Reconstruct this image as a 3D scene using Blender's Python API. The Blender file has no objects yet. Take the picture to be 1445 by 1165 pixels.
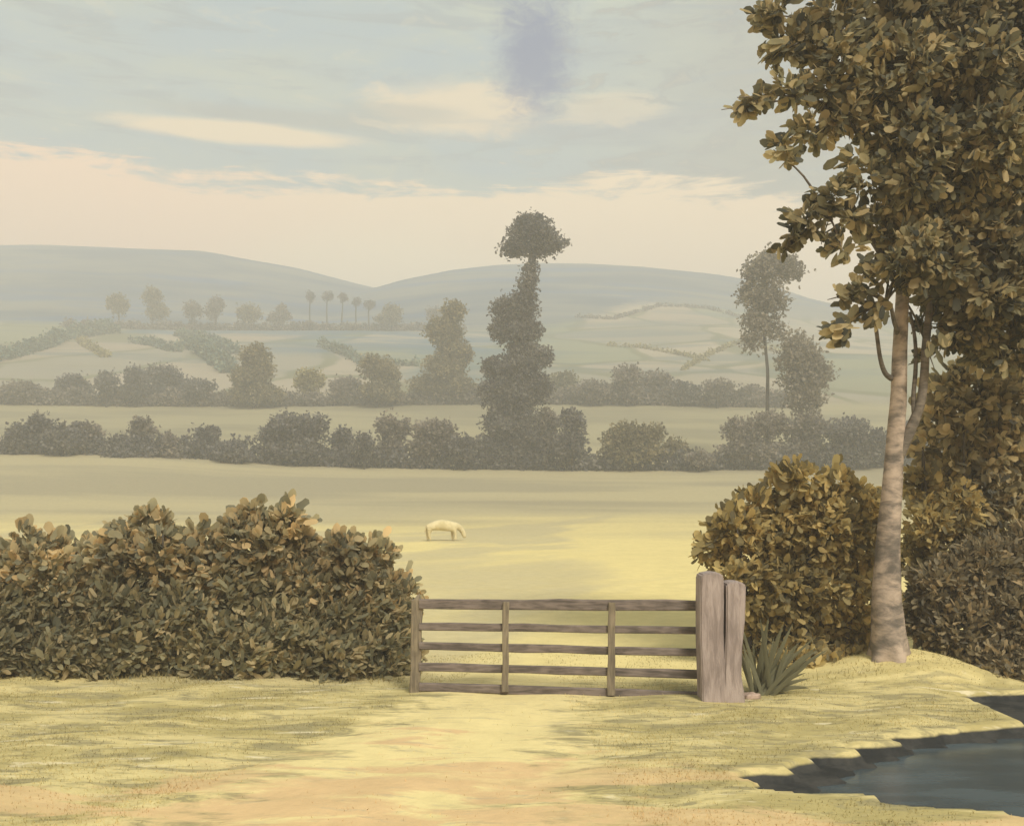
import bpy, bmesh, math, random
import numpy as np
from mathutils import Vector, Matrix

random.seed(7)
scene = bpy.context.scene
C = scene.collection
F = 1404.0          # focal length in reference pixels (1445 wide)
EYE = 2.4           # eye height above the lane
HY = 700.0          # row of the level line in the reference

# ------------------------------------------------------------------ helpers
def wx(px, Y):
    return (px - 722.5) / F * Y

def wz(py, Y):
    return EYE + (HY - py) / F * Y

def P(px, py, Y):
    return np.array([wx(px, Y), Y, wz(py, Y)])

def sstep(a, b, x):
    t = np.clip((x - a) / (b - a), 0, 1)
    return t * t * (3 - 2 * t)

# pond outlines on the ground (metres), read off the bank lines
def gpt(px, py):
    Y = EYE * F / (py - HY)
    return (wx(px, Y), Y)
POND = [gpt(*p) for p in [(1047, 1094), (1062, 1081), (1105, 1082), (1136, 1076), (1112, 1070), (1150, 1064),
        (1208, 1061), (1196, 1052), (1262, 1047), (1256, 1036), (1300, 1031), (1352, 1030), (1368, 1024), (1445, 1019),
        (1600, 1006), (1800, 1000), (1900, 1120), (1700, 1165), (1445, 1147), (1330, 1137), (1240, 1125), (1215, 1119), (1150, 1121), (1100, 1113), (1070, 1106)]]
WAT = [gpt(*p) for p in [(1224, 1119), (1170, 1108), (1133, 1097), (1160, 1089), (1180, 1083), (1200, 1072), (1215, 1063), (1264, 1049), (1290, 1038), (1353, 1029), (1445, 1022), (1600, 1010), (1800, 1004), (1900, 1120), (1700, 1164), (1445, 1146), (1330, 1136), (1240, 1124)]]
ARM = [gpt(*p) for p in [(1346, 978), (1400, 975), (1445, 975), (1600, 974), (1700, 1010), (1560, 1040), (1452, 1020), (1420, 1004), (1390, 992)]]

def poly_sd(poly, X, Y):
    """signed distance (negative inside) of arrays X, Y to a polygon"""
    d = np.full(X.shape, 1e9)
    inside = np.zeros(X.shape, bool)
    n = len(poly)
    for i in range(n):
        x0, y0 = poly[i]; x1, y1 = poly[(i + 1) % n]
        ex, ey = x1 - x0, y1 - y0
        t = np.clip(((X - x0) * ex + (Y - y0) * ey) / (ex * ex + ey * ey), 0, 1)
        d = np.minimum(d, np.hypot(X - x0 - t * ex, Y - y0 - t * ey))
        c = ((y0 > Y) != (y1 > Y)) & (X < (x1 - x0) * (Y - y0) / (y1 - y0 + 1e-12) + x0)
        inside ^= c
    return np.where(inside, -d, d)

RIDGE_Y = 560.0
SKY_PX = [-400, -200, 0, 60, 200, 290, 350, 420, 480, 520, 537, 556, 580, 640, 700, 760, 830, 900, 1000, 1060, 1115, 1196, 1300, 1450, 1700, 1900]
SKY_PY = [352, 348, 346, 345, 351, 354, 366, 378, 394, 404, 408, 402, 394, 381, 374, 371, 372, 376, 386, 396, 418, 440, 448, 452, 440, 430]
PROF_Y = [-80, 0, 42, 60, 80, 110, 145, 180, 250, 340]
PROF_Z = [0, 0, 0, 0.35, 1.9, 5.4, 11.4, 18.6, 37, 60]

def H(X, Y):
    X = np.asarray(X, float); Y = np.asarray(Y, float)
    z = np.interp(Y, PROF_Y, PROF_Z)
    z = (z + np.interp(Y - 5, PROF_Y, PROF_Z) + np.interp(Y + 5, PROF_Y, PROF_Z)) / 3
    px = X / np.maximum(Y, 40) * F + 722.5
    zr = EYE + (HY - np.interp(X / RIDGE_Y * F + 722.5, SKY_PX, SKY_PY)) / F * RIDGE_Y
    t = (Y - 340) / (RIDGE_Y - 340)
    tt = np.clip(t, 0, 1)
    low = 60 - 6 * sstep(60, 130, X)
    z = np.where(Y > 340, low + (zr - low) * (0.65 * tt + 0.35 * tt * tt * (3 - 2 * tt)), z * (1 - 0.1 * sstep(60, 130, X) * sstep(180, 340, Y)))
    z = np.where(Y > RIDGE_Y, zr - (Y - RIDGE_Y) * 0.30 - 0.0006 * (Y - RIDGE_Y) ** 2, z)
    # gentle swells
    sw = sstep(40, 120, Y)
    z = z + sw * (0.5 * np.sin(X * 0.045 + 1) * np.cos(Y * 0.031) + 0.9 * np.sin(X * 0.021 + Y * 0.017) * sstep(120, 260, Y)) * (1 - sstep(480, 560, Y))
    z = z + 0.9 * sstep(-20, -45, X) * sstep(60, 105, Y) * (1 - sstep(130, 170, Y))
    # close to: bumps, lane, mound under the oak, pond basin
    near = 1 - sstep(20, 45, Y)
    z = z + near * (0.02 * np.sin(X * 1.7 + Y * 0.9) * np.sin(Y * 1.3 - X * 0.4) + 0.012 * np.sin(X * 4.1 - Y * 3.2))
    z = z + 0.34 * np.exp(-(((X - 5.35) / 0.9) ** 2 + ((Y - 13.4) / 0.9) ** 2))
    z = z + 0.10 * np.exp(-(((X - 3.6) / 1.2) ** 2 + ((Y - 13.6) / 1.2) ** 2))
    m = (X > 0) & (X < 14) & (Y > 5) & (Y < 15)
    if np.any(m):
        Xm = np.where(m, X, 0.0); Ym = np.where(m, Y, 0.0)
        d = np.minimum(poly_sd(POND, Xm, Ym), poly_sd(ARM, Xm, Ym))
        wob = 0.03 * np.sin(Xm * 9 + Ym * 5) + 0.02 * np.sin(Xm * 17 - Ym * 13)
        dw = poly_sd(WAT, Xm, Ym)
        d = d + 0.07 * np.sin(Ym * 17 + Xm * 1.3) * sstep(6.5, 3.2, Xm)
        dw = dw + 0.06 * np.sin(Ym * 23 + Xm * 2.1)
        z = np.where(m, z * sstep(-0.1, 0.6, d) - 0.105 * (1 - sstep(-0.05, 0.035, d + 0.4 * wob)) - 0.3 * (1 - sstep(-0.16, 0.03, dw + 0.6 * wob)), z)
    return z

def mat_nodes(name):
    m = bpy.data.materials.new(name); m.use_nodes = True
    nt = m.node_tree; nt.nodes.clear()
    out = nt.nodes.new('ShaderNodeOutputMaterial')
    return m, nt, out

class NT:
    """small node-building shorthand"""
    def __init__(s, nt): s.nt = nt
    def n(s, t, **kw):
        x = s.nt.nodes.new(t)
        for k, v in kw.items(): setattr(x, k, v)
        return x
    def link(s, a, b): s.nt.links.new(a, b)
    def val(s, sock, v):
        if hasattr(v, 'is_output') or isinstance(v, bpy.types.NodeSocket): s.link(v, sock)
        else: sock.default_value = v
    def math(s, op, a, b=0.0, c=None, clamp=False):
        x = s.n('ShaderNodeMath', operation=op, use_clamp=clamp)
        s.val(x.inputs[0], a); s.val(x.inputs[1], b)
        if c is not None: s.val(x.inputs[2], c)
        return x.outputs[0]
    def smooth(s, a, b, v):
        x = s.n('ShaderNodeMapRange', interpolation_type='SMOOTHSTEP')
        s.val(x.inputs['Value'], v); s.val(x.inputs['From Min'], a); s.val(x.inputs['From Max'], b)
        return x.outputs[0]
    def mix(s, f, a, b):
        x = s.n('ShaderNodeMix', data_type='RGBA')
        s.val(x.inputs['Factor'], f)
        for sock, v in ((x.inputs['A'], a), (x.inputs['B'], b)):
            if isinstance(v, bpy.types.NodeSocket): s.link(v, sock)
            else: sock.default_value = (*v, 1.0)
        return x.outputs['Result']
    def noise(s, vec, scale, detail=3, rough=0.55, dist=0.0):
        x = s.n('ShaderNodeTexNoise')
        if vec is not None: s.link(vec, x.inputs['Vector'])
        x.inputs['Scale'].default_value = scale; x.inputs['Detail'].default_value = detail
        x.inputs['Roughness'].default_value = rough; x.inputs['Distortion'].default_value = dist
        return x.outputs['Fac']
    def mapping(s, vec, scale=(1, 1, 1), loc=(0, 0, 0), rot=(0, 0, 0)):
        x = s.n('ShaderNodeMapping')
        s.link(vec, x.inputs['Vector']); x.inputs['Scale'].default_value = scale; x.inputs['Location'].default_value = loc; x.inputs['Rotation'].default_value = rot
        return x.outputs[0]

def leaf_mat(name, cols, clump=1.0, lo=0.75, hi=1.35, trans=0.25, rough=0.65, detail=3):
    m, nt, out = mat_nodes(name); g = NT(nt)
    geo = g.n('ShaderNodeNewGeometry')
    ramp = g.n('ShaderNodeValToRGB')
    els = ramp.color_ramp.elements
    while len(els) < len(cols): els.new(0.5)
    for i, (e, c) in enumerate(zip(els, cols)):
        e.position = i / max(1, len(cols) - 1); e.color = (*c, 1)
    g.link(geo.outputs['Random Per Island'], ramp.inputs[0])
    tc = g.n('ShaderNodeTexCoord')
    nz = g.noise(tc.outputs['Object'], clump, detail)
    k = g.n('ShaderNodeMapRange'); g.link(nz, k.inputs[0])
    k.inputs[1].default_value = 0.32; k.inputs[2].default_value = 0.68; k.inputs[3].default_value = lo; k.inputs[4].default_value = hi
    vm = g.n('ShaderNodeVectorMath', operation='SCALE'); g.link(ramp.outputs[0], vm.inputs[0]); g.link(k.outputs[0], vm.inputs['Scale'])
    b = g.n('ShaderNodeBsdfPrincipled'); g.link(vm.outputs[0], b.inputs['Base Color'])
    b.inputs['Roughness'].default_value = rough; b.inputs['Specular IOR Level'].default_value = 0.15
    if trans > 0:
        t = g.n('ShaderNodeBsdfTranslucent'); g.link(vm.outputs[0], t.inputs[0])
        mx = g.n('ShaderNodeMixShader'); mx.inputs[0].default_value = trans
        g.link(b.outputs[0], mx.inputs[1]); g.link(t.outputs[0], mx.inputs[2]); g.link(mx.outputs[0], out.inputs[0])
    else:
        g.link(b.outputs[0], out.inputs[0])
    return m

def tag(o, label=None, cat=None, group=None, kind=None):
    for k, v in (('label', label), ('category', cat), ('group', group), ('kind', kind)):
        if v: o[k] = v
    return o

def empty(name, loc, label, cat, group=None):
    o = bpy.data.objects.new(name, None); C.objects.link(o)
    o.location = loc; o.empty_display_size = 0.3
    return tag(o, label, cat, group)

def mesh_obj(name, verts, faces, mat, parent=None, smooth=False):
    me = bpy.data.meshes.new(name)
    me.from_pydata([tuple(v) for v in verts], [], faces)
    if smooth: me.polygons.foreach_set('use_smooth', [True] * len(me.polygons))
    me.update()
    o = bpy.data.objects.new(name, me); C.objects.link(o)
    if mat: me.materials.append(mat)
    if parent: o.parent = parent
    return o

def bm_obj(name, bm, mat, parent=None, smooth=False):
    me = bpy.data.meshes.new(name); bm.to_mesh(me); bm.free()
    if smooth: me.polygons.foreach_set('use_smooth', [True] * len(me.polygons))
    if mat: me.materials.append(mat)
    o = bpy.data.objects.new(name, me); C.objects.link(o)
    if parent: o.parent = parent
    return o

# leaf: two planar halves folded on the midrib; 8 vertices
def leaf_arrays(pos, axis, nor, L, W, rng, fold=0.18):
    n = len(pos)
    axis = axis / np.linalg.norm(axis, axis=1, keepdims=True)
    nor = nor - (nor * axis).sum(1, keepdims=True) * axis
    nor = nor / np.maximum(np.linalg.norm(nor, axis=1, keepdims=True), 1e-6)
    side = np.cross(nor, axis)
    L = L[:, None]; W = W[:, None]
    jit = lambda a: a * (1 + 0.18 * rng.standard_normal((n, 1)))
    w1, w2, w3 = jit(0.34), jit(0.52), jit(0.36)
    prof = ((0.16, w1), (0.56, w2), (0.88, w3))
    V = np.zeros((n, 8, 3))
    V[:, 0] = pos; V[:, 4] = pos + axis * L
    for i, (t, w) in enumerate(prof):
        up = nor * W * w * fold
        V[:, 1 + i] = pos + axis * L * t + side * W * w + up
        V[:, 7 - i] = pos + axis * L * t - side * W * w + up
    return V

def leaf_mesh(name, Vs, mat, parent=None):
    V = np.concatenate(Vs); n = len(V)
    me = bpy.data.meshes.new(name)
    me.vertices.add(n * 8); me.vertices.foreach_set('co', V.reshape(-1).astype(np.float32))
    base = (np.arange(n) * 8)[:, None]
    loops = np.concatenate([base + np.array([0, 1, 2, 3, 4]), base + np.array([0, 4, 5, 6, 7])], 1).reshape(-1)
    me.loops.add(len(loops)); me.loops.foreach_set('vertex_index', loops.astype(np.int32))
    me.polygons.add(n * 2)
    me.polygons.foreach_set('loop_start', (np.arange(n * 2) * 5).astype(np.int32))
    me.update(calc_edges=True)
    me.materials.append(mat)
    o = bpy.data.objects.new(name, me); C.objects.link(o)
    if parent: o.parent = parent
    return o

def unit(rng, n):
    v = rng.standard_normal((n, 3)); return v / np.linalg.norm(v, axis=1, keepdims=True)

def lobe_leaves(rng, c, r, size, cover=2.4, asp=0.5, out=1.0, up=0.15, spread=0.7, deep=0.45, front=0.0, spray=0, face=0.0, soft=0.0, lean=0.0):
    """leaves through an ellipsoid's outer volume; out = how far leaves point outwards; spray > 1 groups leaves into fans"""
    r = np.asarray(r, float); c = np.asarray(c, float)
    req = (r[0] * r[1] * r[2]) ** (1 / 3)
    area = 4 * math.pi * req * req
    n = int(max(12, cover * area / (size * size * asp * 0.75)))
    k = max(1, spray)
    m = max(4, n // k)
    d = unit(rng, m)
    rad = 1 - deep * rng.random(m) ** 1.3
    bump = 1 + 0.10 * np.sin(d[:, 0] * 5 + c[0] * 3) * np.sin(d[:, 2] * 6 + c[2]) + 0.07 * rng.standard_normal(m)
    p = c + d * r * (rad * bump)[:, None] + (soft * size) * rng.standard_normal((m, 3))
    ax0 = d * out + unit(rng, m) * spread + np.array([lean, 0, up])
    if k > 1:
        p = np.repeat(p, k, 0); ax0 = np.repeat(ax0, k, 0); dd = np.repeat(d, k, 0)
        ax = ax0 / np.linalg.norm(ax0, axis=1, keepdims=True) + 0.75 * unit(rng, len(p))
        p = p + unit(rng, len(p)) * size * 0.35
    else:
        ax = ax0; dd = d
    nor = dd * 0.8 + unit(rng, len(p)) * 0.9 + np.array([0, -face, 0.35])
    L = size * rng.uniform(0.7, 1.3, len(p)); W = L * asp * rng.uniform(0.8, 1.25, len(p)) * 1.12
    return leaf_arrays(p, ax, nor, L, W, rng)

def tube_arrays(path, radii, sides=10, wob=0.0, seed=0):
    rng = np.random.default_rng(seed)
    path = [np.asarray(p, float) for p in path]
    V, Fc = [], []
    n = len(path)
    ref = np.array([0.13, 1.0, 0.07])
    for i, p in enumerate(path):
        t = path[min(i + 1, n - 1)] - path[max(i - 1, 0)]
        t = t / np.linalg.norm(t)
        a = np.cross(t, ref); a /= np.linalg.norm(a); b = np.cross(t, a)
        for k in range(sides):
            th = 2 * math.pi * k / sides
            rr = radii[i] * (1 + wob * (math.sin(3 * th + i * 0.35) * 0.5 + math.sin(5 * th - i * 0.6) * 0.3 + 0.4 * rng.standard_normal() * 0.5))
            V.append(p + rr * (math.cos(th) * a + math.sin(th) * b))
    for i in range(n - 1):
        for k in range(sides):
            k2 = (k + 1) % sides
            Fc.append((i * sides + k, i * sides + k2, (i + 1) * sides + k2, (i + 1) * sides + k))
    Fc.append(tuple(range(sides - 1, -1, -1))); Fc.append(tuple(range((n - 1) * sides, n * sides)))
    return V, Fc

def smooth_path(pts, rad, sub=6):
    """Catmull-Rom through the points, radii interpolated"""
    pts = [np.asarray(p, float) for p in pts]; out, ro = [], []
    n = len(pts)
    for i in range(n - 1):
        p0, p1, p2, p3 = pts[max(i - 1, 0)], pts[i], pts[i + 1], pts[min(i + 2, n - 1)]
        for j in range(sub):
            t = j / sub
            out.append(0.5 * (2 * p1 + (p2 - p0) * t + (2 * p0 - 5 * p1 + 4 * p2 - p3) * t * t + (3 * p1 - p0 - 3 * p2 + p3) * t ** 3))
            ro.append(rad[i] + (rad[i + 1] - rad[i]) * t)
    out.append(pts[-1]); ro.append(rad[-1])
    return out, ro

def tube(name, pts, rad, mat, parent=None, sides=10, wob=0.0, sub=5, seed=0, origin=(0, 0, 0)):
    pts = [np.asarray(p, float) - np.asarray(origin) for p in pts]
    pa, ra = smooth_path(pts, rad, sub)
    v, f = tube_arrays(pa, ra, sides, wob, seed)
    return mesh_obj(name, v, f, mat, parent, smooth=True)

# ------------------------------------------------------------------ materials
def bark(name, a, b, scale=6.0, stretch=(1, 1, 3), bump=0.4):
    m, nt, out = mat_nodes(name); g = NT(nt)
    tc = g.n('ShaderNodeTexCoord')
    mp = g.mapping(tc.outputs['Object'], stretch)
    n1 = g.noise(mp, scale, 5, 0.65, 0.4); n2 = g.noise(tc.outputs['Object'], scale * 0.35, 2)
    f = g.smooth(0.38, 0.62, g.math('ADD', g.math('MULTIPLY', n1, 0.65), g.math('MULTIPLY', n2, 0.35)))
    col = g.mix(f, a, b)
    p = g.n('ShaderNodeBsdfPrincipled'); g.link(col, p.inputs['Base Color']); p.inputs['Roughness'].default_value = 0.9
    p.inputs['Specular IOR Level'].default_value = 0.1
    bp = g.n('ShaderNodeBump'); bp.inputs['Strength'].default_value = bump; bp.inputs['Distance'].default_value = 0.03
    g.link(n1, bp.inputs['Height']); g.link(bp.outputs[0], p.inputs['Normal'])
    g.link(p.outputs[0], out.inputs[0])
    return m

M_TRUNK = bark('pale_bark', (0.12, 0.106, 0.09), (0.43, 0.345, 0.27), 3.0, (1, 1, 2.2))
M_LIMB = bark('grey_bark', (0.09, 0.08, 0.068), (0.21, 0.18, 0.145), 5)
M_DARKBARK = bark('dark_bark', (0.05, 0.045, 0.04), (0.10, 0.09, 0.075), 4)
M_RAIL = bark('weathered_oak', (0.085, 0.072, 0.063), (0.20, 0.165, 0.145), 9, (0.25, 3, 3), 0.3)
M_UPRIGHT = bark('weathered_oak_upright', (0.13, 0.11, 0.08), (0.24, 0.20, 0.14), 9, (3, 3, 0.3), 0.3)
M_POST = bark('mauve_grey_weathered_post', (0.22, 0.18, 0.165), (0.37, 0.31, 0.285), 5, (3.2, 3.2, 0.5), 0.6)
M_IRON = bark('dark_iron', (0.03, 0.028, 0.026), (0.07, 0.06, 0.05), 20)
M_STONE = bark('pinkish_stone', (0.27, 0.20, 0.16), (0.42, 0.32, 0.26), 12, (1, 1, 1))

OAK = leaf_mat('oak_leaves', [(0.073, 0.078, 0.068), (0.154, 0.149, 0.096), (0.256, 0.229, 0.128), (0.363, 0.301, 0.16), (0.466, 0.374, 0.206)], 0.9, 0.55, 1.5, 0.5)
OAK2 = leaf_mat('hanging_bough_leaves', [(0.122, 0.121, 0.101), (0.309, 0.27, 0.157), (0.504, 0.42, 0.23), (0.602, 0.488, 0.276)], 1.1, 0.6, 1.4, 0.5)
HEDGE = leaf_mat('hedge_leaves', [(0.183, 0.183, 0.133), (0.326, 0.297, 0.18), (0.47, 0.385, 0.214), (0.674, 0.494, 0.254)], 0.9, 0.65, 1.4, 0.5)
HEDGELOW = leaf_mat('shade_toned_hedge_leaves', [(0.16, 0.161, 0.112), (0.241, 0.229, 0.14), (0.341, 0.299, 0.17), (0.465, 0.377, 0.213)], 0.7, 0.75, 1.3, 0.5)  # olive, darkened to paint the shade low in the hedge into its leaves
HAW = leaf_mat('hawthorn_leaves', [(0.176, 0.158, 0.097), (0.351, 0.291, 0.138), (0.511, 0.404, 0.169), (0.614, 0.468, 0.197)], 1.0, 0.6, 1.35, 0.5)
THICK = leaf_mat('thicket_leaves', [(0.172, 0.158, 0.115), (0.266, 0.227, 0.147), (0.344, 0.288, 0.172), (0.516, 0.389, 0.213)], 0.8, 0.8, 1.25, 0.5)
BLADE = leaf_mat('flag_blades', [(0.07, 0.072, 0.05), (0.13, 0.128, 0.078), (0.20, 0.185, 0.10)], 2, 0.8, 1.2)
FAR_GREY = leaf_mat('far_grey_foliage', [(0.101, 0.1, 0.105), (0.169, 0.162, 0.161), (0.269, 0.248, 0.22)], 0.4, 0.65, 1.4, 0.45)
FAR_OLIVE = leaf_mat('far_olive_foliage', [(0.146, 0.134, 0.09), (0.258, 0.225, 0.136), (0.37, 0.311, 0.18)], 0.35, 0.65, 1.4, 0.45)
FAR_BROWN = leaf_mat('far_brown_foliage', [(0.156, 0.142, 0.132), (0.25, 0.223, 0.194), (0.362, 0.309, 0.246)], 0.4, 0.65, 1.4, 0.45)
FAR_HAZY = leaf_mat('far_haze_paled_foliage', [(0.19, 0.174, 0.146), (0.269, 0.241, 0.196), (0.37, 0.325, 0.252)], 0.4, 0.7, 1.35, 0.45)  # brown foliage lightened, painting haze into the leaf colour
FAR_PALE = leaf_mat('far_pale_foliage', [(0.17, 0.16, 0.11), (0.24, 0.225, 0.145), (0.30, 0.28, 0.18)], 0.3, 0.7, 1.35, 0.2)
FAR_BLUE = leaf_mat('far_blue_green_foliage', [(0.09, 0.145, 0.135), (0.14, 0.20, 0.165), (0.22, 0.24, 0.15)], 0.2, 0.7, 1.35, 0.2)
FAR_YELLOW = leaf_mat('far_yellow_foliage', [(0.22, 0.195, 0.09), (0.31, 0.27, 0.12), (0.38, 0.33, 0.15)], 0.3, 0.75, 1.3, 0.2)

# ------------------------------------------------------------------ ground
def axis_lines(dense0, dense1, step, lo, hi, grow):
    a = list(np.arange(dense0, dense1 + 1e-6, step))
    x, s = dense1, step
    while x < hi:
        s = min(s * grow, 9); x += s; a.append(min(x, hi))
    x, s = dense0, step
    while x > lo:
        s = min(s * grow, 12); x -= s; a.insert(0, max(x, lo))
    return np.array(sorted(set(np.round(a, 4))))

XL = axis_lines(-5, 8.5, 0.07, -560, 560, 1.07)
YL = axis_lines(7.0, 14.2, 0.05, -40, 800, 1.035)
GX, GY = np.meshgrid(XL, YL)
GZ = H(GX, GY)
nx, ny = len(XL), len(YL)
gv = np.stack([GX, GY, GZ], -1).reshape(-1, 3)
ii = np.arange((ny - 1) * (nx - 1)); r_, c_ = ii // (nx - 1), ii % (nx - 1)
q = np.stack([r_ * nx + c_, r_ * nx + c_ + 1, (r_ + 1) * nx + c_ + 1, (r_ + 1) * nx + c_], 1)

def near_colour(g, pos, X, Y):
    """straw grass with olive and grey-green patches, pale bare spots and the worn earth of the lane"""
    sepv = lambda sc, loc=(0, 0, 0), rot=0.05: g.mapping(pos, sc, loc, (0, 0, rot))
    st1 = g.noise(sepv((0.55, 1.5, 1)), 1.0, 7, 0.68, 0.7)
    st2 = g.noise(sepv((0.75, 2.3, 1), (7, 3, 0), -0.1), 1.5, 7, 0.7, 0.7)
    st3 = g.noise(sepv((1.2, 4.5, 1), (1, 8, 0), 0.12), 2.0, 6, 0.7, 0.6)
    straw, olive, green, ochre, pale = (0.58, 0.495, 0.24), (0.40, 0.34, 0.15), (0.275, 0.245, 0.135), (0.61, 0.44, 0.235), (0.68, 0.61, 0.41)
    c = g.mix(g.smooth(0.41, 0.57, st1), straw, olive)
    c = g.mix(g.math('MULTIPLY', g.smooth(0.49, 0.60, st2), 0.8), c, green)
    c = g.mix(g.math('MULTIPLY', g.smooth(0.52, 0.64, st3), 0.45), c, (0.17, 0.155, 0.085))
    c = g.mix(g.math('MULTIPLY', g.smooth(0.59, 0.68, g.noise(sepv((0.7, 2.6, 1), (2, 9, 0)), 1.6, 5, 0.65, 0.5)), 0.75), c, pale)
    # worn earth of the lane: from the gate towards the viewer
    cx = g.math('ADD', 0.15, g.math('MULTIPLY', g.math('SUBTRACT', 12.5, Y), -0.26))
    lane = g.math('DIVIDE', g.math('ABSOLUTE', g.math('SUBTRACT', X, cx)), g.math('ADD', 1.0, g.math('MULTIPLY', g.math('SUBTRACT', 12.5, Y), 0.16)))
    lane = g.math('ADD', lane, g.math('MULTIPLY', g.math('SUBTRACT', st2, 0.5), 3.0))
    lane_m = g.math('MULTIPLY', g.smooth(1.2, 0.55, lane), g.smooth(13.2, 12.4, Y))
    ln = g.math('ADD', g.noise(sepv((0.6, 2.0, 1)), 1.5, 6, 0.65, 0.6), g.math('MULTIPLY', g.math('SUBTRACT', 9.3, Y), 0.06))
    lane_col = g.mix(g.smooth(0.50, 0.62, ln), (0.69, 0.585, 0.29), ochre)
    lane_col = g.mix(g.math('MULTIPLY', g.smooth(0.54, 0.64, st3), 0.5), lane_col, (0.42, 0.365, 0.24))
    c = g.mix(g.math('MULTIPLY', lane_m, 0.95), c, lane_col)
    # bare ochre patches in front
    pm = g.math('MULTIPLY', g.smooth(0.48, 0.56, g.noise(sepv((0.55, 1.5, 1), (4, 1, 0)), 0.9, 6, 0.62, 0.5)), g.smooth(9.2, 8.3, Y))
    return g.mix(g.math('MULTIPLY', pm, 0.75), c, ochre)

def ground_material():
    m, nt, out = mat_nodes('meadow_and_hillside'); g = NT(nt)
    geo = g.n('ShaderNodeNewGeometry'); pos = geo.outputs['Position']
    sp = g.n('ShaderNodeSeparateXYZ'); g.link(pos, sp.inputs[0]); X, Y, Z = sp.outputs
    big = g.noise(pos, 0.35, 4, 0.6); fine = g.noise(pos, 3.0, 5, 0.65)
    c = near_colour(g, pos, X, Y)
    # fields beyond the gate
    fs = g.noise(g.mapping(g.mapping(pos, rot=(0, 0, 0.5)), (0.09, 0.035, 0.05)), 1.0, 4, 0.55, 0.5)
    fld = g.mix(g.smooth(0.50, 0.60, fs), (0.70, 0.59, 0.27), (0.53, 0.46, 0.26))
    fld = g.mix(g.math('MULTIPLY', g.smooth(0.42, 0.62, g.noise(g.mapping(pos, (0.5, 0.6, 1)), 0.8, 5, 0.65)), 0.25), fld, (0.56, 0.47, 0.22))
    c = g.mix(g.smooth(12.6, 14.2, g.math('ADD', Y, g.math('MULTIPLY', big, 0.8))), c, fld)
    dg = g.noise(g.mapping(g.mapping(pos, rot=(0, 0, 0.27)), (0.15, 0.022, 0.05), (1, 2, 0)), 1.0, 5, 0.6, 0.5)
    fld = g.mix(g.math('MULTIPLY', g.smooth(0.46, 0.55, dg), g.math('MULTIPLY', g.smooth(-4, 3, X), 0.8)), fld, (0.44, 0.40, 0.255))
    far = g.mix(g.smooth(0.42, 0.6, g.noise(g.mapping(pos, (0.02, 0.09, 0.05)), 1.0, 4)), (0.34, 0.30, 0.195), (0.44, 0.385, 0.23))  # greyer far band: a cloud shadow painted into the field colour
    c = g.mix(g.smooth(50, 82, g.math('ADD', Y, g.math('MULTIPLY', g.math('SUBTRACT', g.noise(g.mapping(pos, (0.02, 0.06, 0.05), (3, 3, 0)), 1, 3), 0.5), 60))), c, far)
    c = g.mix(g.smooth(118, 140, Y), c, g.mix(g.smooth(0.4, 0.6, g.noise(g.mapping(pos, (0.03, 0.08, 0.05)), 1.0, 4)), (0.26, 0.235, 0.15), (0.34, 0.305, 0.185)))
    # hillside patchwork
    wv = g.n('ShaderNodeVectorMath', operation='ADD'); g.link(pos, wv.inputs[0])
    nn = g.n('ShaderNodeTexNoise'); g.link(pos, nn.inputs['Vector']); nn.inputs['Scale'].default_value = 0.03
    sc = g.n('ShaderNodeVectorMath', operation='SCALE'); g.link(nn.outputs['Color'], sc.inputs[0]); sc.inputs['Scale'].default_value = 18
    g.link(sc.outputs[0], wv.inputs[1])
    vo = g.n('ShaderNodeTexVoronoi'); g.link(g.mapping(wv.outputs[0], (0.028, 0.02, 0)), vo.inputs['Vector']); vo.inputs['Scale'].default_value = 1.0
    rp = g.n('ShaderNodeValToRGB'); rp.color_ramp.interpolation = 'CONSTANT'
    cols = [(0.0, (0.36, 0.31, 0.23)), (0.3, (0.29, 0.27, 0.21)), (0.5, (0.40, 0.345, 0.255)), (0.7, (0.25, 0.26, 0.17)), (0.85, (0.36, 0.30, 0.22))]
    while len(rp.color_ramp.elements) < len(cols): rp.color_ramp.elements.new(0.5)
    for e, (p_, cc) in zip(rp.color_ramp.elements, cols): e.position = p_; e.color = (*cc, 1)
    ve = g.n('ShaderNodeTexVoronoi', feature='DISTANCE_TO_EDGE'); g.link(g.mapping(wv.outputs[0], (0.028, 0.02, 0)), ve.inputs['Vector']); ve.inputs['Scale'].default_value = 1.0
    svo = g.n('ShaderNodeSeparateColor'); g.link(vo.outputs['Color'], svo.inputs[0]); g.link(svo.outputs[0], rp.inputs[0])
    hs = g.mix(g.math('MULTIPLY', g.smooth(0.055, 0.02, g.math('ADD', ve.outputs['Distance'], g.math('MULTIPLY', g.math('SUBTRACT', fine, 0.5), 0.04))), 0.8), rp.outputs[0], (0.15, 0.16, 0.085))
    hs = g.mix(g.math('MULTIPLY', g.smooth(0.45, 0.65, g.noise(g.mapping(pos, (0.03, 0.06, 0.05)), 1, 4)), 0.4), hs, (0.23, 0.22, 0.15))
    c = g.mix(g.smooth(188, 205, g.math('ADD', Y, g.math('MULTIPLY', big, 12))), c, hs)
    # blue-green fields high in the combe
    def box(x0, x1, y0, y1, s):
        wob = g.math('MULTIPLY', g.math('SUBTRACT', g.noise(pos, 0.05, 4), 0.5), 30)
        Xw = g.math('ADD', X, wob); Yw = g.math('ADD', Y, wob)
        return g.math('MULTIPLY', g.math('MULTIPLY', g.smooth(x0 - s, x0 + s, Xw), g.smooth(x1 + s, x1 - s, Xw)), g.math('MULTIPLY', g.smooth(y0 - s, y0 + s, Yw), g.smooth(y1 + s, y1 - s, Yw)))
    bb = box(-66, 4, 262, 334, 16)
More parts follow.
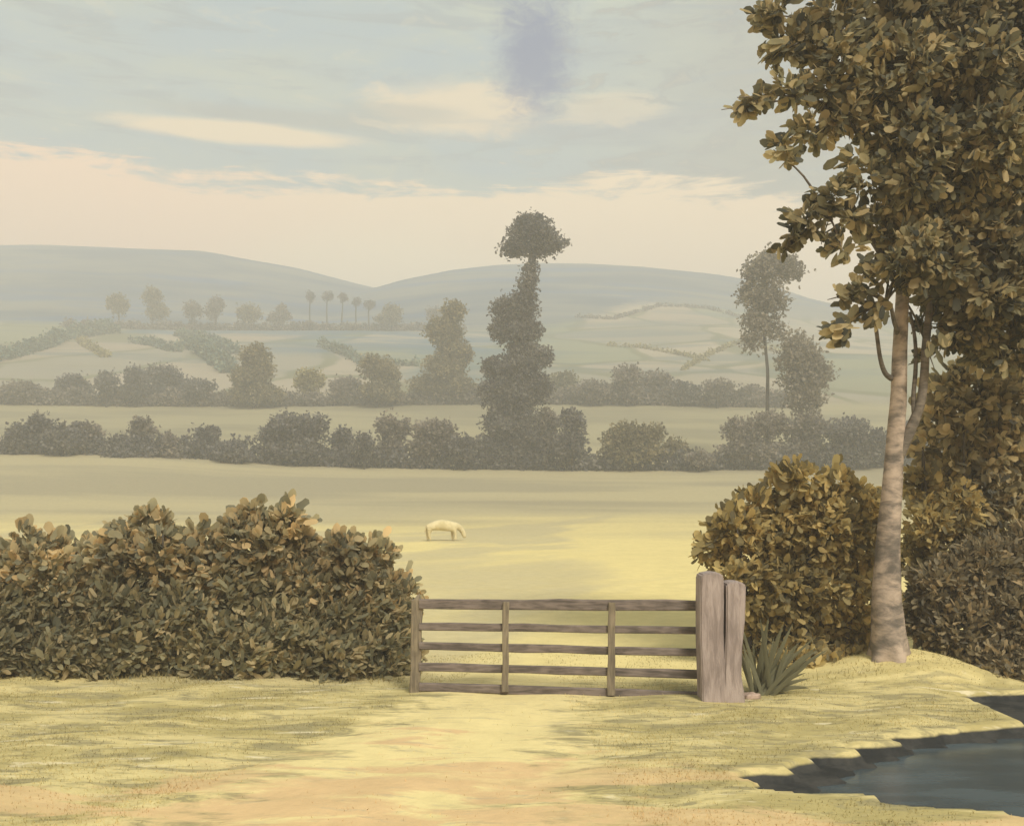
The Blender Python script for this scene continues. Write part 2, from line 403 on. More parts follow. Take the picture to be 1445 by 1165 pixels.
    c = g.mix(g.math('MULTIPLY', g.math('MULTIPLY', bb, g.smooth(0.34, 0.56, g.noise(g.mapping(pos, (0.03, 0.07, 0.05), (9, 4, 0)), 1, 5, 0.6, 0.5))), 0.95), c, (0.085, 0.155, 0.21))
    c = g.mix(g.math('MULTIPLY', box(-130, -50, 318, 336, 5), 0.8), c, (0.09, 0.165, 0.22))
    c = g.mix(g.math('MULTIPLY', g.smooth(0.52, 0.62, g.noise(g.mapping(pos, (0.012, 0.05, 0.05), (2, 6, 0)), 1, 5, 0.6, 0.5)), g.math('MULTIPLY', g.smooth(215, 240, Y), 0.55)), c, (0.12, 0.165, 0.17))
    c = g.mix(g.math('MULTIPLY', box(-22, -6, 205, 262, 5), 0.8), c, (0.14, 0.19, 0.19))
    # heath on the tops, with the blue fade of distance painted into its colour
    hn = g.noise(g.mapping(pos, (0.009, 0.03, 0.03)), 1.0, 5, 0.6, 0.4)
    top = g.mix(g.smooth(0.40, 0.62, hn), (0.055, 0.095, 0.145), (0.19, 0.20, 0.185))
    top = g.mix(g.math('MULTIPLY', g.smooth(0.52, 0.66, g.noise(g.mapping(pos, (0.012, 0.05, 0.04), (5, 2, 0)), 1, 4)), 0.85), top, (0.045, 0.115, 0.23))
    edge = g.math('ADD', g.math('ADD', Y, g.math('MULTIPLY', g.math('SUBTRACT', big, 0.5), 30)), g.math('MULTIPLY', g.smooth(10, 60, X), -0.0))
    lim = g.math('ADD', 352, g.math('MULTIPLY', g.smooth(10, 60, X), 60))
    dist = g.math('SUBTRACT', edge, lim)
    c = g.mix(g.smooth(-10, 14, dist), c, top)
    # wet dark mud on the pond banks
    mud = g.smooth(-0.03, -0.06, g.math('ADD', Z, g.math('MULTIPLY', g.math('SUBTRACT', fine, 0.5), 0.02)))
    mud = g.math('MULTIPLY', mud, g.smooth(16, 15, Y))
    c = g.mix(mud, c, g.mix(g.smooth(0.4, 0.6, fine), (0.030, 0.032, 0.032), (0.05, 0.05, 0.047)))
    c2 = g.n('ShaderNodeHueSaturation'); g.link(c, c2.inputs['Color'])
    g.link(g.math('ADD', 0.76, g.math('MULTIPLY', fine, 0.34)), c2.inputs['Value'])
    p = g.n('ShaderNodeBsdfPrincipled'); g.link(c2.outputs[0], p.inputs['Base Color']); p.inputs['Roughness'].default_value = 0.95
    p.inputs['Specular IOR Level'].default_value = 0.05
    bp = g.n('ShaderNodeBump'); bp.inputs['Strength'].default_value = 0.35; bp.inputs['Distance'].default_value = 0.05
    g.link(g.noise(pos, 9, 5, 0.7), bp.inputs['Height']); g.link(bp.outputs[0], p.inputs['Normal'])
    g.link(p.outputs[0], out.inputs[0])
    return m

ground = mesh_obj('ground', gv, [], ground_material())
me = ground.data
me.loops.add(len(q) * 4); me.loops.foreach_set('vertex_index', q.reshape(-1).astype(np.int32))
me.polygons.add(len(q)); me.polygons.foreach_set('loop_start', (np.arange(len(q)) * 4).astype(np.int32))
me.update(calc_edges=True); me.polygons.foreach_set('use_smooth', [True] * len(q))
tag(ground, kind='structure')

# pond water
m, nt, out = mat_nodes('pond_water'); g = NT(nt)
geo = g.n('ShaderNodeNewGeometry')
p = g.n('ShaderNodeBsdfPrincipled'); p.inputs['Roughness'].default_value = 0.22; p.inputs['IOR'].default_value = 1.33
g.link(g.mix(g.smooth(0.4, 0.62, g.noise(g.mapping(geo.outputs['Position'], (0.5, 1.6, 1)), 1.2, 4)), (0.046, 0.060, 0.066), (0.072, 0.095, 0.106)), p.inputs['Base Color'])
bp = g.n('ShaderNodeBump'); bp.inputs['Strength'].default_value = 0.12; bp.inputs['Distance'].default_value = 0.02
g.link(g.noise(g.mapping(geo.outputs['Position'], (1, 3, 1)), 3.5, 3), bp.inputs['Height']); g.link(bp.outputs[0], p.inputs['Normal'])
g.link(p.outputs[0], out.inputs[0])
WL = -0.14
wv_, wf_ = [], []
pond = mesh_obj('pond_water', [(1.4, 6.2, WL), (13, 6.2, WL), (13, 13.2, WL), (1.4, 13.2, WL)], [(0, 1, 2, 3)], m)
tag(pond, kind='structure')

# ------------------------------------------------------------------ field gate and posts
def box_bm(bm, a, b, w, h, taper=0.0, seed=0):
    """a squared timber from a to b, w across (y-ish), h high, with slightly uneven faces"""
    rng = random.Random(seed)
    a, b = Vector(a), Vector(b); d = (b - a); L = d.length; d.normalize()
    upv = Vector((0, 0, 1)) if abs(d.z) < 0.8 else Vector((1, 0, 0))
    s = d.cross(upv).normalized(); u = s.cross(d).normalized()
    n = 8; rings = []
    for i in range(n + 1):
        t = i / n; k = 1 - taper * t
        off = u * rng.uniform(-0.006, 0.006) + s * rng.uniform(-0.006, 0.006)
        c = a + d * (L * t) + off
        hw, hh = w / 2 * k * rng.uniform(0.94, 1.06), h / 2 * k * rng.uniform(0.9, 1.1)
        ch = 0.22
        pts = [(-hw, -hh * (1 - ch)), (-hw * (1 - ch), -hh), (hw * (1 - ch), -hh), (hw, -hh * (1 - ch)), (hw, hh * (1 - ch)), (hw * (1 - ch), hh), (-hw * (1 - ch), hh), (-hw, hh * (1 - ch))]
        rings.append([bm.verts.new(c + s * x + u * y) for x, y in pts])
    for i in range(n):
        for k in range(8):
            bm.faces.new((rings[i][k], rings[i][(k + 1) % 8], rings[i + 1][(k + 1) % 8], rings[i + 1][k]))
    bm.faces.new(rings[0][::-1]); bm.faces.new(rings[-1])

YA, YB = 12.22, 11.92          # depth of the gate's two ends
gate_root = empty('field_gate', (0.5, 12.06, 0.0), 'closed five-barred timber field gate between two posts', 'gate')
go = np.array([0.5, 12.06, 0.0])
def gpos(px, py):
    Y = YA + (YB - YA) * (px - 590) / (990 - 590)
    return P(px, py, Y) - go
for i, (yl, yr, h) in enumerate([(852, 854, 0.125), (883, 889, 0.092), (911, 920, 0.095), (940, 951, 0.095), (968, 982, 0.105)]):
    bm = bmesh.new()
    box_bm(bm, gpos(592, yl), gpos(991, yr), 0.06, h, seed=i)
    bm_obj('rail', bm, M_RAIL, gate_root)
for px in (713, 862):
    bm = bmesh.new()
    yt, yb = (848, 974) if px == 713 else (849, 979)
    a, b = gpos(px, yb), gpos(px + 1, yt)
    a[1] -= 0.05; b[1] -= 0.05
    box_bm(bm, a, b, 0.05, 0.085, seed=px)
    bm_obj('upright', bm, M_UPRIGHT, gate_root)

def prism(outline, y0, y1, name, mat, parent, bev=0.02):
    """front outline (x, z) carried back from y0 to y1, edges rounded, faces slightly uneven"""
    bm = bmesh.new()
    vs = [bm.verts.new((x, y0, z)) for x, z in outline]
    f = bm.faces.new(vs)
    r = bmesh.ops.extrude_face_region(bm, geom=[f])
    bmesh.ops.translate(bm, vec=(0, y1 - y0, 0), verts=[v for v in r['geom'] if isinstance(v, bmesh.types.BMVert)])
    bmesh.ops.recalc_face_normals(bm, faces=bm.faces)
    bmesh.ops.bevel(bm, geom=list(bm.edges), offset=bev, segments=2, affect='EDGES', clamp_overlap=True)
    return bm_obj(name, bm, mat, parent, smooth=False)

# slim shutting post at the hedge end
YS = 12.26
sb = np.array([wx(587, YS), YS, float(H(wx(587, YS), YS))])
slim = empty('gate_post', sb, 'slim grey-brown shutting post against the hedge with a pointed top', 'gate post')
bm = bmesh.new()
t = 1 / 1404 * YS
top = wz(838, YS) - sb[2]
box_bm(bm, (-0.02, 0, -0.25), (0.015, 0, top - 0.07), 0.11, 0.125, seed=3)
bm_obj('shaft', bm, M_UPRIGHT, slim)
bm = bmesh.new()
r0 = [(-0.035, -0.045), (0.055, -0.045), (0.055, 0.045), (-0.035, 0.045)]
lo = [bm.verts.new((x, y, top - 0.075)) for x, y in r0]
hi_ = [bm.verts.new((0.03 + 0.018 * (1 if x > 0 else -1), y * 0.45, top + (0.01 if x > 0 else -0.015))) for x, y in r0]
for k in range(4): bm.faces.new((lo[k], lo[(k + 1) % 4], hi_[(k + 1) % 4], hi_[k]))
bm.faces.new(lo[::-1]); bm.faces.new(hi_)
bm_obj('pointed_top', bm, M_UPRIGHT, slim)

# broad split hanging post
YP = 11.72
pb = np.array([wx(1019, YP), YP, float(H(wx(1019, YP), YP))])
post = empty('gate_post', pb, 'broad pinkish-grey hanging post with a narrow dark slot down its middle', 'gate post')
def po(px, py):
    w = P(px, py, YP) - pb; return (w[0], w[2])
outline = [po(*p) for p in [(988, 1012), (987, 960), (985, 900), (985, 850), (985.5, 813), (988, 809), (1003, 806), (1015, 808), (1017, 812), (1017.5, 850), (1017, 890),
          (1019, 930), (1020.5, 890), (1021, 850), (1021, 823), (1024, 820), (1036, 819), (1046, 821), (1048, 825), (1047, 870), (1043, 910), (1042, 950), (1046, 975), (1049, 1012)]]
prism(outline, -0.17, 0.17, 'shaft', M_POST, post, 0.014)
# stone at the post's foot
def rock(name, c, r, mat, label, seed):
    rng = random.Random(seed)
    bm = bmesh.new(); bmesh.ops.create_icosphere(bm, subdivisions=3, radius=1)
    for v in bm.verts:
        n = v.co.normalized()
        k = 1 + 0.18 * math.sin(n.x * 4 + seed) * math.sin(n.y * 5) + 0.1 * math.sin(n.z * 9 + seed) + rng.uniform(-.03, .03)
        v.co = Vector((n.x * r[0], n.y * r[1], n.z * r[2])) * k
    o = bm_obj(name, bm, mat, smooth=True); o.location = c
    return tag(o, label, 'stone')
sx, sy = gpt(1060, 985)
rock('stone', (sx, sy, float(H(sx, sy)) + 0.02), (0.11, 0.08, 0.055), M_STONE, 'small pinkish stone at the foot of the broad gate post', 4)

# ------------------------------------------------------------------ near vegetation
def near_plant(name, label, cat, Y, base_px, lobes, mat, size, cover=2.0, asp=0.45, seed=1, spray=4, stems=5, sprays=(), deep=0.5, stemmat=None, zpad=0.0, part='foliage', up=0.15, extra=None, core=None):
    rng = np.random.default_rng(seed)
    X0 = wx(base_px, Y); b = np.array([X0, Y, float(H(X0, Y))])
    root = empty(name, b, label, cat)
    Vs = []
    for l in lobes:
        px, py, rx, ry = l[:4]; dY = l[4] if len(l) > 4 else rng.uniform(-0.35, 0.35)
        cv = l[5] if len(l) > 5 else cover
        Yc = Y + dY; s = Yc / F
        c = P(px, py, Yc) - b
        ryy = (rx + ry) / 2 * s * 0.9
        Vs.append(lobe_leaves(rng, c, (rx * s, ryy, ry * s), size, cv, asp, spray=spray, deep=deep, up=up))
    for (px, py, ang, n, sc) in sprays:
        # a fan of leaves at a shoot's tip, pointing along ang (degrees, picture plane), some depth spread
        c = P(px, py, Y + rng.uniform(-0.3, 0.3)) - b
        a = math.radians(ang)
        ax = np.array([math.cos(a), -0.15, math.sin(a)])[None] + 0.5 * unit(rng, n)
        p = c + unit(rng, n) * size * 0.55 - ax * size * rng.uniform(0, 1.2, (n, 1))
        nor = np.array([0, -0.8, 0.4])[None] + 0.6 * unit(rng, n)
        L = size * sc * rng.uniform(0.75, 1.25, n)
        Vs.append(leaf_arrays(p, ax, nor, L, L * asp * 1.2, rng))
    if zpad is not None:
        # nothing grows below the ground
        for i, V in enumerate(Vs):
            cz = V[:, :, 2].min(1) + b[2]
            gz = H(V[:, 0, 0] + b[0], V[:, 0, 1] + b[1])
            Vs[i] = V[cz > gz - 0.02]
    leaf_mesh(part, Vs, mat, root)
    sm = stemmat or M_DARKBARK
    for k in range(stems):
        l = lobes[int(rng.integers(len(lobes)))]
        top = P(l[0], l[1], Y + rng.uniform(-0.3, 0.3)) - b
        x0 = top[0] * 0.8 + rng.uniform(-0.15, 0.15)
        y0 = rng.uniform(-0.2, 0.2)
        g0 = float(H(x0 + b[0], y0 + b[1])) - b[2]
        mid = np.array([(x0 + top[0]) / 2 + rng.uniform(-0.1, 0.1), y0, (g0 + top[2]) / 2])
        tube('stem', [(x0, y0, g0 - 0.1), mid, top], [0.035, 0.025, 0.01], sm, root, sides=7)
    return root, b

# the long hedge on the gate's near side
HL = []
rng0 = np.random.default_rng(3)
prof = [(-190, 770), (-120, 755), (-60, 745), (0, 765), (20, 770), (40, 748), (75, 757), (100, 768), (125, 796), (150, 752), (175, 738), (200, 726), (230, 732), (262, 762), (290, 746), (316, 768), (340, 722), (362, 717), (385, 730), (405, 716),
        (428, 752), (446, 806), (466, 776), (482, 756), (502, 768), (516, 790), (534, 764), (546, 806), (556, 842), (572, 822)]
for (x, t) in prof:
    r = 17 + rng0.uniform(-2, 5)
    HL.append((x, t + r * 1.05, r, r * 1.1, rng0.uniform(-0.15, 0.3), 2.4))
for x in range(-200, 570, 30):
    t = np.interp(x, [p[0] for p in prof], [p[1] for p in prof])
    HL.append((x + rng0.uniform(-8, 8), t + 52 + rng0.uniform(-3, 5), 36, 38, -0.1 + rng0.uniform(-0.15, 0.1), 1.8))
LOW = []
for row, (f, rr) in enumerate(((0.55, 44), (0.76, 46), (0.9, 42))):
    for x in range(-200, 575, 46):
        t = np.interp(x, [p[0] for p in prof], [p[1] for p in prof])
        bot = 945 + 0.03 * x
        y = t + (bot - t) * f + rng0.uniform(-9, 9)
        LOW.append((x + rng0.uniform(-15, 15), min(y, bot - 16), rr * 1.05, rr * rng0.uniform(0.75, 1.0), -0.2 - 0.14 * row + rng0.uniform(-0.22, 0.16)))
HS = [(x, y, a, 10, 1.3) for (x, y, a) in [(10, 775, 110), (35, 745, 85), (75, 755, 70), (95, 760, 60), (155, 745, 150), (160, 755, 170), (195, 728, 110), (215, 722, 90), (232, 728, 70), (275, 745, 80), (290, 742, 60), (318, 750, 160),
      (345, 718, 100), (362, 715, 80), (330, 728, 130), (405, 712, 85), (425, 722, 50), (432, 735, 20), (385, 725, 110), (478, 752, 90), (462, 765, 120), (500, 765, 70), (535, 758, 60), (528, 775, 90), (550, 812, 100), (572, 812, 60), (578, 822, 20), (450, 790, 110), (120, 770, 100), (140, 765, 70)]]
HROOT = near_plant('hedge', 'long brown-green hedge with rounded shoots along its top ending at the gate', 'hedge', 13.9, 200, HL, HEDGE, 0.135, seed=11, spray=5, stems=16, sprays=HS, part='foliage')
hedge_root, hb = HROOT
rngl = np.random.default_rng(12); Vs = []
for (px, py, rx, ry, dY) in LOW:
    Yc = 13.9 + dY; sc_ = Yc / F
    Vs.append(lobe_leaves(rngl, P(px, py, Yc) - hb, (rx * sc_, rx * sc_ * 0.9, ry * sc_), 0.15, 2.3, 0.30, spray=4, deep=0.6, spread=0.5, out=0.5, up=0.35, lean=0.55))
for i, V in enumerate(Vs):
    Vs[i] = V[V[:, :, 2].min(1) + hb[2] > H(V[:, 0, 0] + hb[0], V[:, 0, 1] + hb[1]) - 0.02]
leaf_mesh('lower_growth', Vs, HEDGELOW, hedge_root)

# hawthorn behind the broad post
BL = [(1010, 775, 28, 22), (1040, 745, 36, 28), (1065, 715, 30, 24), (1108, 682, 26, 22), (1132, 678, 24, 18), (1150, 712, 26, 22), (1178, 684, 22, 18), (1205, 706, 26, 22), (1235, 724, 24, 28),
      (1060, 780, 50, 40), (1110, 750, 55, 50), (1165, 745, 55, 50), (1215, 770, 45, 50), (1050, 830, 45, 40), (1100, 830, 60, 50), (1160, 830, 60, 55), (1215, 850, 45, 55),
      (1090, 900, 60, 50), (1150, 910, 60, 50), (1205, 920, 40, 40), (1120, 945, 50, 32, -0.45), (1180, 945, 45, 30, -0.35), (1075, 945, 35, 30, -0.3)]
BS = [(x, y, a, 10, 1.3) for (x, y, a) in [(995, 770, 190), (1000, 790, 200), (1000, 760, 150), (1030, 725, 120), (1045, 715, 110), (1062, 700, 110), (1078, 695, 90), (1100, 665, 110), (1120, 657, 90), (1138, 662, 60), (1110, 660, 130), (1160, 680, 110), (1175, 665, 90),
      (1195, 672, 70), (1220, 688, 70), (1240, 695, 60), (1010, 735, 150), (1090, 680, 140), (1185, 660, 80)]]
near_plant('hawthorn_bush', 'tall ochre-green bush with rounded leaves between the broad post and the oak trunk', 'bush', 14.05, 1120, BL, HAW, 0.13, cover=2.2, seed=21, spray=4, stems=8, sprays=BS)

# sword-leaved plant by the post
def blades():
    rng = np.random.default_rng(5)
    Y = 12.1; X0 = wx(1072, Y); b = np.array([X0, Y, float(H(X0, Y))])
    root = empty('flag_plant', b, 'dark sword-leaved plant fanning out beside the broad gate post', 'plant')
    for k in range(34):
        ang = math.radians(rng.uniform(8, 104)) if k > 5 else math.radians(rng.uniform(75, 110))
        L = rng.uniform(0.55, 0.98) * (0.75 + 0.35 * math.sin(ang))
        d = np.array([math.cos(ang), rng.uniform(-0.25, 0.25), math.sin(ang)])
        s = np.array([-math.sin(ang), rng.uniform(-0.3, 0.3), math.cos(ang)])
        w = rng.uniform(0.022, 0.036)
        o = np.array([rng.uniform(-0.09, 0.16), rng.uniform(-0.12, 0.12), -0.02])
        n = 6; V = []; Fc = []
        for i in range(n + 1):
            t = i / n
            c = o + d * L * t + np.array([0.10 * t * t * math.cos(ang), 0, -0.16 * t * t * (1 - math.sin(ang) * 0.6)])
            ww = w * (0.7 + 0.6 * t) * (1 - t ** 3) + 0.002
            V += [c - s * ww, c + np.cross(d, s) * ww * 0.3, c + s * ww]
        for i in range(n):
            a = i * 3
            Fc += [(a, a + 1, a + 4, a + 3), (a + 1, a + 2, a + 5, a + 4)]
        mesh_obj('blade', V, Fc, BLADE, root, smooth=True)
blades()

# ------------------------------------------------------------------ the oak
YO = 13.2
ob = np.array([wx(1256, YO), YO, 0.0]); ob[2] = float(H(ob[0], ob[1]))
oak = empty('oak_tree', ob, 'tall tree with pale bare trunk and spreading brown-green crown beside the pond', 'tree')
def op(px, py, dY=0.0):
    return P(px, py, YO + dY) - ob
s0 = YO / F
trunk_pts = [op(1254, 955), op(1255, 930), op(1253, 890), op(1251, 840), op(1253, 780), op(1257, 710), op(1262, 640), op(1268, 560), op(1270, 490), op(1273, 420), op(1278, 330), op(1290, 220), op(1305, 110), op(1312, 0), op(1318, -120)]
trunk_rad = [r * s0 for r in (36, 29, 23.5, 20, 17, 14.5, 12.5, 11, 10, 9, 8, 7, 6, 5, 3)]
pa, ra = smooth_path(trunk_pts, trunk_rad, 6)
v, f = tube_arrays(pa, ra, 22, 0.05, 2)
v = np.array(v)
# root flare: buttress ridges low down
for i in range(len(v)):
    h = v[i][2] + 0.1
    if h < 0.45:
        th = math.atan2(v[i][1], v[i][0]); k = 1 + 0.22 * (1 - max(h, 0) / 0.45) ** 2 * math.cos(5 * th + 0.6)
        v[i][0] *= k; v[i][1] *= k
mesh_obj('trunk', v, f, M_TRUNK, oak, smooth=True)
def limb(pts, rad, mat=M_LIMB):
    tube('limb', [op(*p) for p in pts], [r * s0 for r in rad], mat, oak, sides=9, wob=0.04)
limb([(1265, 648, 0), (1283, 610, -.05), (1298, 572, -.1), (1304, 530, -.1), (1307, 480, -.1), (1316, 400, 0), (1330, 320, 0.1), (1360, 240, 0.3)], [9, 8, 6.5, 6, 5.5, 4.5, 4, 3])
limb([(1291, 592, -.08), (1289, 560, -.05), (1292, 520, 0), (1291, 478, .1), (1284, 440, .15)], [4, 3.2, 3, 2.6, 2])
limb([(1258, 534, 0), (1249, 526, -.05), (1242, 505, -.08), (1237, 470, -.1), (1232, 430, -.1), (1215, 415, -.1)], [4.2, 3.6, 3, 2.8, 2.5, 2])
limb([(1274, 420, 0), (1250, 370, -.2), (1215, 320, -.3), (1165, 300, -.4), (1120, 315, -.4)], [6, 5, 4, 3, 1.5])
limb([(1283, 280, 0), (1240, 220, -.2), (1190, 170, -.4), (1110, 130, -.5), (1050, 150, -.5)], [6, 5, 4.5, 3.5, 1.5])
limb([(1290, 220, 0), (1250, 130, 0), (1180, 60, -.2), (1110, 30, -.3)], [6, 5, 4, 2])
limb([(1290, 230, 0), (1360, 150, .3), (1430, 90, .5), (1520, 60, .6)], [6, 5, 4, 2])
limb([(1280, 320, 0), (1350, 340, .2), (1420, 330, .4), (1500, 350, .5)], [5, 4, 3, 2])
limb([(1270, 480, 0), (1262, 455, -.12), (1250, 425, -.2), (1205, 450, -.2)], [3.5, 3, 2.5, 1.5])

OL = [  # px, py, rx, ry, depth, cover
 (1090, 18, 36, 26, -.4), (1120, 60, 45, 34, -.3), (1180, 30, 60, 40, -.2), (1190, 80, 60, 40, -.5), (1260, 40, 70, 50, 0), (1340, 40, 75, 55, .1), (1430, 50, 70, 60, .2),
 (1115, 128, 42, 24, -.5), (1170, 125, 48, 30, -.4), (1070, 140, 26, 18, -.5), (1100, 75, 28, 18, -.4), (1048, 150, 16, 12, -.5),
 (1108, 200, 24, 15, -.45), (1150, 185, 40, 22, -.4), (1200, 165, 50, 30, -.4), (1110, 222, 18, 10, -.45),
 (1255, 130, 60, 50, -.3), (1340, 140, 75, 60, -.2), (1430, 150, 65, 70, 0), (1260, 190, 50, 32, -.4),
 (1205, 226, 26, 14, -.4), (1225, 255, 40, 26, -.4), (1175, 275, 38, 22, -.45), (1135, 300, 26, 14, -.5), (1120, 335, 18, 10, -.5), (1150, 318, 26, 14, -.5), (1105, 348, 10, 7, -.5),
 (1195, 310, 36, 20, -.4), (1190, 350, 30, 12, -.45), (1235, 315, 36, 28, -.3), (1165, 338, 14, 9, -.4),
 (1285, 250, 50, 50, -.5), (1350, 240, 65, 60, -.3), (1430, 260, 60, 70, 0), (1275, 330, 40, 40, -.3), (1330, 330, 60, 50, -.2), (1400, 350, 70, 60, 0),
 (1252, 385, 34, 22, -.3), (1215, 412, 30, 15, -.35), (1185, 420, 16, 9, -.35), (1232, 440, 28, 16, -.3), (1200, 455, 26, 12, -.3), (1180, 472, 18, 11, -.3),
 (1310, 410, 30, 30, .5), (1350, 420, 50, 40, -.1), (1420, 430, 60, 50, 0), (1345, 470, 32, 22, -.1), (1395, 490, 45, 30, .2), (1300, 455, 16, 16, .3), (1305, 505, 10, 9, .1),
 (1520, 60, 70, 70, .3), (1520, 200, 70, 90, .3), (1520, 350, 70, 90, .3), (1480, 470, 50, 50, .3),
 (1200, -50, 80, 50, 0), (1310, -60, 90, 60, 0), (1430, -50, 90, 60, .2), (1120, -30, 40, 25, -.2), (1320, -150, 120, 70, .2),
 (1268, 372, 26, 22, -.7), (1292, 392, 30, 24, -.6), (1300, 345, 34, 28, -.7), (1340, 380, 40, 30, -.5), (1390, 420, 50, 36, -.4), (1440, 400, 50, 50, -.3), (1380, 460, 44, 30, -.2), (1430, 500, 46, 30, 0),
 (1150, 60, 46, 34, .2), (1230, 90, 50, 36, .3), (1290, 90, 60, 50, -.5), (1380, 90, 60, 50, -.5), (1400, 200, 60, 60, -.6), (1310, 190, 50, 40, -.6),
 (1330, 100, 120, 100, .9), (1400, 280, 110, 110, 1.0), (1300, 250, 60, 60, .7)]
rng = np.random.default_rng(31)
Vs = []
for l in OL:
    px, py, rx, ry, dY = l[:5]
    Yc = YO + dY * 1.3; s = Yc / F
    c = P(px, py, Yc) - ob
    rx = max(rx - 8, 4); ry = max(ry - 7, 3)
    Vs.append(lobe_leaves(rng, c, (rx * s, (rx + ry) / 2 * s * 1.1, ry * s), 0.15, 1.8 if px < 1235 else 2.4, 0.44, spray=6, deep=0.7, up=-0.05, spread=0.6))
for (px, py, ang, n) in [(1035, 140, 165, 9), (1045, 165, 220, 10), (1060, 130, 150, 8), (1030, 160, 200, 6), (1080, 20, 170, 8), (1070, 40, 190, 7), (1085, 65, 185, 8), (1095, 75, 230, 7), (1085, 200, 180, 8), (1085, 222, 200, 9), (1115, 225, 230, 7), (1145, 215, 250, 7),
       (1175, 232, 200, 7), (1190, 245, 215, 6), (1105, 300, 170, 9), (1110, 318, 180, 8), (1103, 345, 205, 10), (1135, 330, 200, 8), (1160, 355, 200, 9), (1185, 365, 225, 8), (1215, 368, 190, 5), (1155, 285, 160, 7), (1135, 275, 150, 6),
       (1178, 408, 165, 8), (1175, 425, 190, 8), (1168, 470, 200, 10), (1175, 485, 215, 9), (1180, 455, 170, 8), (1225, 470, 240, 6), (1240, 455, 250, 6), (1200, 440, 200, 6), (1210, 395, 150, 7), (1310, 505, 250, 6), (1330, 490, 260, 6), (1062, 8, 150, 7), (1120, 90, 200, 6), (1100, 150, 220, 6)]:
    c = op(px, py, rng.uniform(-.8, -.3)); a = math.radians(ang)
    ax = np.array([math.cos(a), -0.1, math.sin(a)])[None] + 0.55 * unit(rng, n)
    p = c + unit(rng, n) * 0.07 - ax * rng.uniform(0, 0.16, (n, 1)) - np.array([math.cos(a), 0, math.sin(a)]) * 0.12
    nor = np.array([0, -0.8, 0.3])[None] + 0.6 * unit(rng, n)
    L = 0.185 * rng.uniform(0.75, 1.25, n)
    Vs.append(leaf_arrays(p, ax, nor, L, L * 0.42 * 1.15, rng))
leaf_mesh('crown', Vs, OAK, oak)
tv, tf = [], []
spine = [np.array(p) for p in (op(1273, 420), op(1278, 330), op(1240, 220, -.2), op(1190, 170, -.4), op(1215, 320, -.3), op(1165, 300, -.4), op(1250, 130), op(1180, 60, -.2), op(1290, 220), op(1360, 150, .3), op(1250, 425, -.2), op(1316, 400), op(1350, 340, .2))]
for l in OL:
    tip = op(l[0] + rng.uniform(-8, 8), l[1] + rng.uniform(-6, 6), l[4] * 1.2)
    st = min(spine, key=lambda q_: np.linalg.norm(q_ - tip))
    md = (st + tip) / 2 + np.array([0, 0, 0.12 * np.linalg.norm(tip - st)])
    pa, ra = smooth_path([st, md, tip + (tip - md) * 0.35], [0.022, 0.014, 0.005], 4)
    v_, f_ = tube_arrays(pa, ra, 5)
    o_ = len(tv); tv += v_; tf += [tuple(i + o_ for i in q_) for q_ in f_]
mesh_obj('twigs', tv, tf, M_LIMB, oak, smooth=True)

# leafy boughs and thicket to the oak's other side
TL = [(1345, 545, 26, 18, .2), (1385, 530, 40, 26, .2), (1325, 572, 22, 13, .1), (1360, 575, 40, 20, .1), (1410, 580, 55, 40, .3), (1460, 560, 60, 60, .4), (1318, 605, 24, 13, .1), (1350, 615, 40, 18, .1), (1400, 640, 60, 40, .3),
      (1302, 630, 14, 10, .1), (1340, 650, 35, 16, .1), (1395, 690, 50, 40, .2), (1460, 660, 60, 70, .4), (1430, 740, 60, 50, .3), (1370, 715, 35, 30, .1)]
TS = [(x, y, a, 10, 1.3) for (x, y, a) in [(1310, 545, 150), (1320, 535, 120), (1345, 528, 110), (1375, 510, 90), (1390, 505, 70), (1300, 570, 170), (1288, 622, 170), (1290, 636, 200), (1310, 590, 150), (1330, 605, 190), (1360, 590, 200), (1345, 560, 140), (1305, 650, 210), (1330, 665, 230), (1360, 735, 230), (1350, 720, 200)]]
near_plant('tall_shrub', 'tall shrub with layered pale-edged boughs behind the oak trunk', 'shrub', 14.9, 1420, TL, OAK2, 0.155, cover=2.0, seed=41, spray=4, stems=6, sprays=TS, up=0.0)
UL = [(1300, 690, 22, 26), (1330, 685, 30, 26), (1310, 735, 30, 34), (1350, 720, 34, 36), (1300, 790, 26, 40), (1340, 780, 40, 40)]
US = [(x, y, a, 8, 1.2) for (x, y, a) in [(1285, 680, 130), (1300, 668, 100), (1320, 660, 90), (1338, 665, 60), (1290, 710, 170)]]
near_plant('small_shrub', 'small golden-brown shrub low down beside the oak trunk and under the layered boughs', 'shrub', 14.7, 1320, UL, HAW, 0.125, cover=2.2, seed=47, spray=4, stems=3, sprays=US)
BT = [(1330, 830, 45, 40, .2), (1385, 805, 55, 45, .2), (1450, 800, 60, 55, .3), (1520, 800, 70, 80, .3), (1310, 870, 34, 40, .3), (1360, 890, 55, 50, .0), (1430, 890, 65, 65, -.1), (1500, 890, 70, 70, 0),
      (1345, 930, 40, 32, .1), (1400, 940, 50, 36, -.35), (1460, 945, 55, 36, -.5), (1530, 945, 60, 40, -.5), (1420, 962, 40, 20, -.7), (1475, 965, 45, 20, -.75)]
near_plant('thicket', 'dense dark brown thicket sloping down to the far side of the pond', 'thicket', 13.75, 1420, BT, THICK, 0.12, cover=2.6, asp=0.32, seed=51, spray=4, stems=5, up=0.3)

